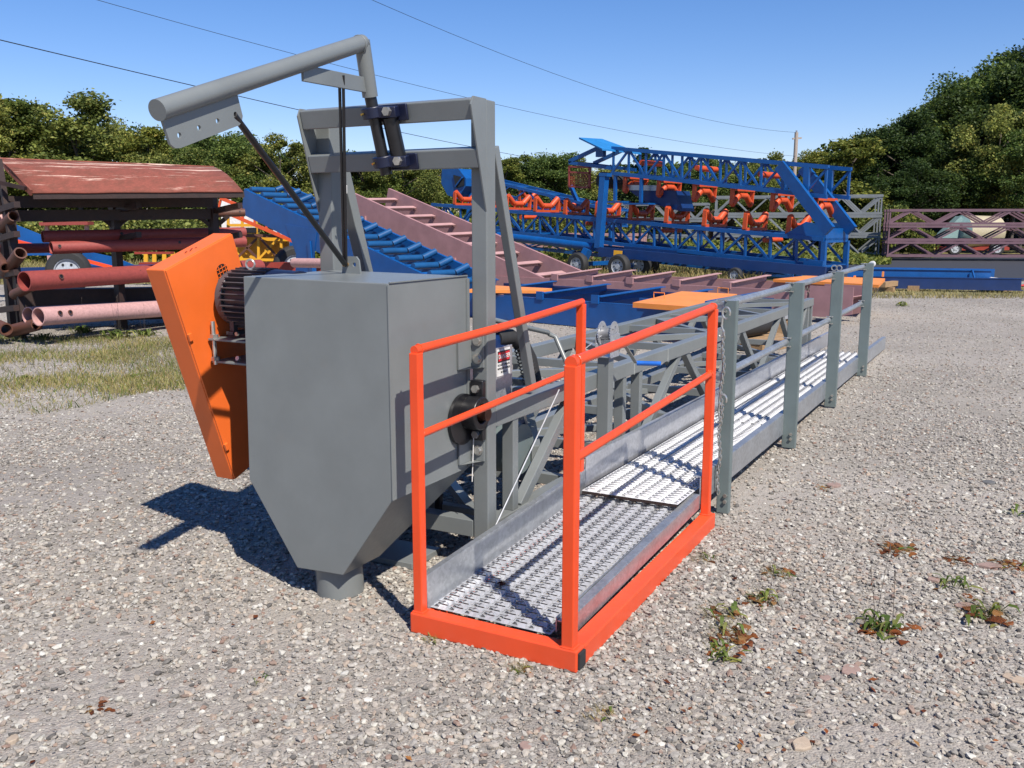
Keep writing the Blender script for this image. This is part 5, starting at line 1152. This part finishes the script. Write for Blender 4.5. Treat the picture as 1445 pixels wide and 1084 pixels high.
# far woodland mass behind
r_ = np.random.default_rng(77); Ps = []
for k in range(230):
    px = r_.uniform(-150, 1600); D_ = r_.uniform(64, 84)
    prof = np.interp(px, [-150, 0, 150, 300, 450, 700, 900, 1100, 1190, 1280, 1360, 1445, 1600], [140, 165, 175, 200, 215, 226, 232, 224, 205, 165, 125, 72, 40])
    top = 1.6+(315-prof)*D_/1320; zc = r_.uniform(.1, 1)**.7*(top-1.2); q = spot(px, 330, D_); n = 1100; g_ = r_.standard_normal((n, 3)); g_ /= np.linalg.norm(g_, axis=1)[:, None]; g_ *= (r_.uniform(0, 1, n)**.4)[:, None]
    Ps.append(np.array([q.x, q.y, zc])+g_*np.array([2.6, 2.6, 1.5])*r_.uniform(.7, 1.2))
P = np.concatenate(Ps); me = qmesh('woodland', quads(P, .42, r_), LEAF_SHADE); o = bpy.data.objects.new('woodland', me); COL.objects.link(o); o['kind'] = 'stuff'
# undergrowth bank
n = 42000; px = r_.uniform(-100, 1260, n); D_ = r_.uniform(36, 47, n); L_ = (px-722.5)/1320*D_; hmax = (.5+.5*np.sin(px*.021)*np.sin(px*.013+1)+.5)*np.interp(px, [0, 600, 1000, 1260], [1.3, 1.1, .6, .3])*np.clip((D_-35)/6, .3, 1)
P = np.stack([FWD.x*D_+RGT.x*L_, FWD.y*D_+RGT.y*L_, r_.uniform(0, 1, n)*hmax], 1)
me = qmesh('undergrowth', quads(P, .26, r_), LEAF_Y); o = bpy.data.objects.new('undergrowth', me); COL.objects.link(o); o['kind'] = 'stuff'
# grass blades
def grass(name, P, h0, h1, wd_, mat, seed, lean=.5):
    r_ = np.random.default_rng(seed); n = len(P); a = r_.uniform(0, 6.28, n); s = np.stack([np.cos(a), np.sin(a), np.zeros(n)], 1)*wd_; ln = r_.standard_normal((n, 3))*lean; h_ = r_.uniform(h0, h1, n)
    tip = P+np.stack([ln[:, 0]*h_, ln[:, 1]*h_, h_], 1); v = np.empty((n, 4, 3)); v[:, 0] = P-s; v[:, 1] = P+s; v[:, 2] = tip+s*.3; v[:, 3] = tip-s*.3
    me = qmesh(name, v.reshape(-1, 3), mat); o = bpy.data.objects.new(name, me); COL.objects.link(o); o['kind'] = 'stuff'; return o
DRY = leafmat('dry_grass', (.17, .15, .06), (.28, .23, .11), (.38, .31, .16), (.33, .19, .10)); GRN = leafmat('green_grass', (.06, .09, .02), (.10, .14, .03), (.16, .20, .05), (.3, .26, .1))
def patch(n, f):
    D_ = r_.uniform(6, 14, n*4); L_ = r_.uniform(-.62, -.2, n*4)*D_; keep = [i for i in range(n*4) if f(L_[i], D_[i])][:n]
    return L_[keep], D_[keep]
def dens(L_, D_):
    if D_ < 8.2+.5*math.sin(L_*1.7)+.3*math.sin(L_*5.1) or D_ > 13.0: return False
    if L_/D_ > -.36: return random.random() < .12 and L_/D_ < -.33
    v = math.sin(L_*2.3+D_*1.1)+math.sin(L_*1.1-D_*2.7)+math.sin(L_*5.3+2)*.7+math.sin(D_*4.1+L_)*.7
    return random.random() < max(.08, .38+.25*v)
L_, D_ = patch(26000, dens); P = np.stack([FWD.x*D_+RGT.x*L_, FWD.y*D_+RGT.y*L_, np.zeros(len(D_))], 1); grass('dry_grass', P, .02, .065, .0035, DRY, 5)
L_, D_ = patch(4500, dens); P = np.stack([FWD.x*D_+RGT.x*L_, FWD.y*D_+RGT.y*L_, np.zeros(len(D_))], 1); grass('green_grass', P, .02, .075, .005, GRN, 6)
n = 26000; D_ = r_.uniform(24.5, 37, n); L_ = r_.uniform(-.6, .27, n)*D_; P = np.stack([FWD.x*D_+RGT.x*L_, FWD.y*D_+RGT.y*L_, np.zeros(n)], 1); grass('far_grass', P, .08, .28, .014, DRY, 8)
n = 6500; D_ = r_.uniform(19.8, 23.8, n); L_ = r_.uniform(.35, .62, n)*D_; P = np.stack([FWD.x*D_+RGT.x*L_, FWD.y*D_+RGT.y*L_, np.zeros(n)], 1); grass('strip_grass', P, .02, .09, .008, DRY, 9)
# weeds
ORLEAF = leafmat('withered_leaf', (.10, .03, .014), (.20, .055, .022), (.30, .10, .035), (.30, .18, .08))
def leafblade(mb, c, a, ln_, wd_, lift, droop=.2):
    d = V(math.cos(a), math.sin(a), 0); s_ = V(-d.y, d.x, 0); pts = [c+V(0, 0, .004), c+d*ln_*.4+V(0, 0, lift), c+d*ln_*.75+V(0, 0, lift*1.0), c+d*ln_+V(0, 0, lift*(1-droop*3))]; ws = [wd_*.25, wd_, wd_*.8, .001]
    vs = []
    for p, w_ in zip(pts, ws): vs += [p-s_*w_/2, p+s_*w_/2+V(0, 0, w_*.15)]
    mb.add(vs, [(2*k, 2*k+1, 2*k+3, 2*k+2) for k in range(3)])
def weed(px, py, size, label, green=8, brown=4, stems=2, tall=0, gm=None, name='weed', cat='weed', D_=None):
    size *= 1.5 if py > 600 else 1.0; brown = int(brown*1.8); stems = stems*3
    c = gpt(px, py, 0); t = thing(name, label, cat, tuple(c), 'weeds in the gravel')
    rr = random.Random(int(px*7+py)); 
    m_ = MB()
    for k in range(green): leafblade(m_, c+V(rr.uniform(-1, 1), rr.uniform(-1, 1), 0)*size*.45, rr.uniform(0, 6.28), size*rr.uniform(.25, .8), size*rr.uniform(.07, .15), size*rr.uniform(.05, .4))
    if green: mk('leaves', m_, gm or GRN, t, kind='stuff')
    m_ = MB()
    for k in range(brown): leafblade(m_, c+V(rr.uniform(-1, 1), rr.uniform(-1, 1), 0)*size*.6, rr.uniform(0, 6.28), size*rr.uniform(.25, .5), size*rr.uniform(.15, .3), size*rr.uniform(.02, .12))
    if brown: mk('withered_leaves', m_, ORLEAF, t, kind='stuff')
    m_ = MB()
    for k in range(stems*14):
        a = rr.uniform(0, 6.28); q = c+V(rr.uniform(-1, 1), rr.uniform(-1, 1), 0)*size*.6; h_ = size*rr.uniform(.25, .8); m_.add([q-V(.0012, 0, 0), q+V(.0012, 0, 0), q+V(math.cos(a)*h_*.6, math.sin(a)*h_*.6, h_*.7)], [(0, 1, 2)])
    if stems: mk('grass_blades', m_, DRY, t, kind='stuff')
    for k in range(tall):
        a = rr.uniform(0, 6.28); q = c+V(rr.uniform(-.3, .3), rr.uniform(-.3, .3), 0)*size; h_ = size*rr.uniform(1.2, 2.2); tp = q+V(math.cos(a)*.04, math.sin(a)*.04, h_)
        o_ = mk('stalk', MB().tube(q, tp, .0014, 5, .0009), BARK, t); mk('seed_head', MB().tube(tp-V(0, 0, .012), tp+V(0, 0, .012), .0035, 6, .001), BARK, t)
    return t
weed(1250, 888, .10, 'largest green weed with brown leaves on the right foreground gravel', 26, 10, 2, 3)
weed(1018, 925, .075, 'bright green rosette weed lowest in the foreground cluster', 22, 5, 1)
weed(1030, 900, .09, 'mostly withered orange weed above the bright rosette', 4, 16, 4); weed(1020, 872, .08, 'yellowish straggly weed in the left cluster', 8, 6, 5); weed(1075, 848, .075, 'green and brown tuft with a tall thin seed stalk', 12, 8, 4, 1)
weed(1098, 812, .07, 'dry tuft near the tall stalk weed', 5, 7, 5); weed(995, 790, .06, 'small dry tuft close to the orange platform corner', 3, 3, 4); weed(1345, 828, .085, 'low green weed before the brown patch at right', 14, 2, 2)
weed(1390, 870, .11, 'sparse spreading green weed near the right edge', 14, 5, 6); weed(1270, 778, .085, 'withered rusty brown weed patch in the middle right', 2, 18, 4); weed(1350, 792, .06, 'small rusty brown weed left of another at the edge', 0, 14, 2)
weed(1425, 800, .08, 'rusty brown weed patch at the right edge', 2, 16, 3); weed(1438, 726, .09, 'bright green leafy weed at the right edge', 20, 0, 0); weed(1272, 432, .22, 'lone green weed on the gravel beyond the catwalk end', 26, 0, 1)
weed(735, 945, .045, 'tiny dry weed just before the orange front beam', 3, 2, 4); weed(610, 905, .035, 'tiny weed at the left platform foot', 5, 1, 2); weed(365, 962, .03, 'tiny green sprout in the left foreground gravel', 5, 1, 0); weed(140, 1002, .04, 'small reddish withered leaves in the lower left gravel', 0, 7, 0); weed(386, 1028, .025, 'single brown leaf low in the left gravel', 0, 2, 0)
weed(850, 1010, .05, 'thin tan sprig on the gravel before the platform', 2, 2, 3); weed(1160, 690, .05, 'reddish withered sprig beside the catwalk', 0, 5, 2)
for px, py, sz, lb in ((165, 478, .30, 'tall bushy green weed before the rack right half'), (60, 480, .22, 'leafy green weed at the rack foot'), (115, 470, .26, 'upright weed in front of the pale pipe'), (205, 474, .24, 'green weed right of the tall bushy one'), (185, 535, .12, 'green clump at the edge of the dry grass'), (35, 535, .10, 'low green clump near the left edge')):
    weed(px, py, sz, lb, 46, 0, 3, 3 if sz > .2 else 0)
fl_ = MB(); rr = random.Random(5)
for k in range(110):
    px = rr.uniform(880, 1445) if k < 85 else rr.uniform(0, 880); py = rr.uniform(640, 1070) if k < 85 else rr.uniform(860, 1080); c = gpt(px, py, .012); a = rr.uniform(0, 6.28); z_ = rr.uniform(.006, .018)
    if -0.05 < 0 and 1.2 < c.y < 2.0 and 2.8 < c.x < 12: continue
    u = V(math.cos(a), math.sin(a), rr.uniform(-.4, .4))*z_; v = V(-math.sin(a), math.cos(a), rr.uniform(-.4, .4))*z_*.6
    fl_.add([c-u, c+v, c+u, c-v+V(0, 0, .004)], [(0, 1, 2), (0, 2, 3)])
mk('fallen_leaves', fl_, ORLEAF, None, kind='stuff')
# loose flat stones
SLAB = rusty('slab_stone', (.36, .25, .215), (.28, .19, .16), lo=.4, hi=.7, scale=9, rough=.9); SLAB2 = rusty('pale_slab_stone', (.46, .37, .28), (.4, .3, .22), lo=.4, hi=.7, scale=9, rough=.9)
for k, (px, py, s_, mt_, lb) in enumerate(((1130, 1053, .045, SLAB2, 'pale flat stone at the bottom of the right gravel'), (1428, 960, .055, SLAB2, 'largest flat tan stone at the right edge'), (1398, 800, .07, SLAB, 'pinkish flat stone in front of the brown weed'), (1178, 686, .07, SLAB, 'reddish block shaped stone beyond the platform corner'), (1395, 682, .06, plain('dark_stone', (.12, .12, .12), .8), 'dark grey flat stone on the right gravel'), (1362, 858, .05, SLAB, 'pink flat stone beside the spreading weed'), (1200, 948, .05, SLAB, 'tan pink flat stone in front of the largest weed'), (740, 1056, .035, SLAB, 'brown flat stone at the bottom centre'), (1320, 820, .05, SLAB, 'pinkish slab left of the low weed'), (1165, 960, .03, SLAB, 'small pinkish flat stone'), (18, 1046, .03, SLAB2, 'flat pale stone in the lower left corner'))):
    c = gpt(px, py, 0); rr = random.Random(k); ol = [(s_*rr.uniform(.55, 1.1)*math.cos(t+rr.uniform(-.2, .2)), s_*.7*rr.uniform(.6, 1.1)*math.sin(t)) for t in np.linspace(0, 6.28, 7, endpoint=False)]
    solo('flat_stone', MB().plate(c+V(0, 0, .004), V(math.cos(k), math.sin(k), .04), V(-math.sin(k), math.cos(k), .05), ol, .016), mt_, lb, 'stone', 'loose flat stones', .004, c)
print('tris estimate', sum(len(m.polygons) for m in bpy.data.meshes))
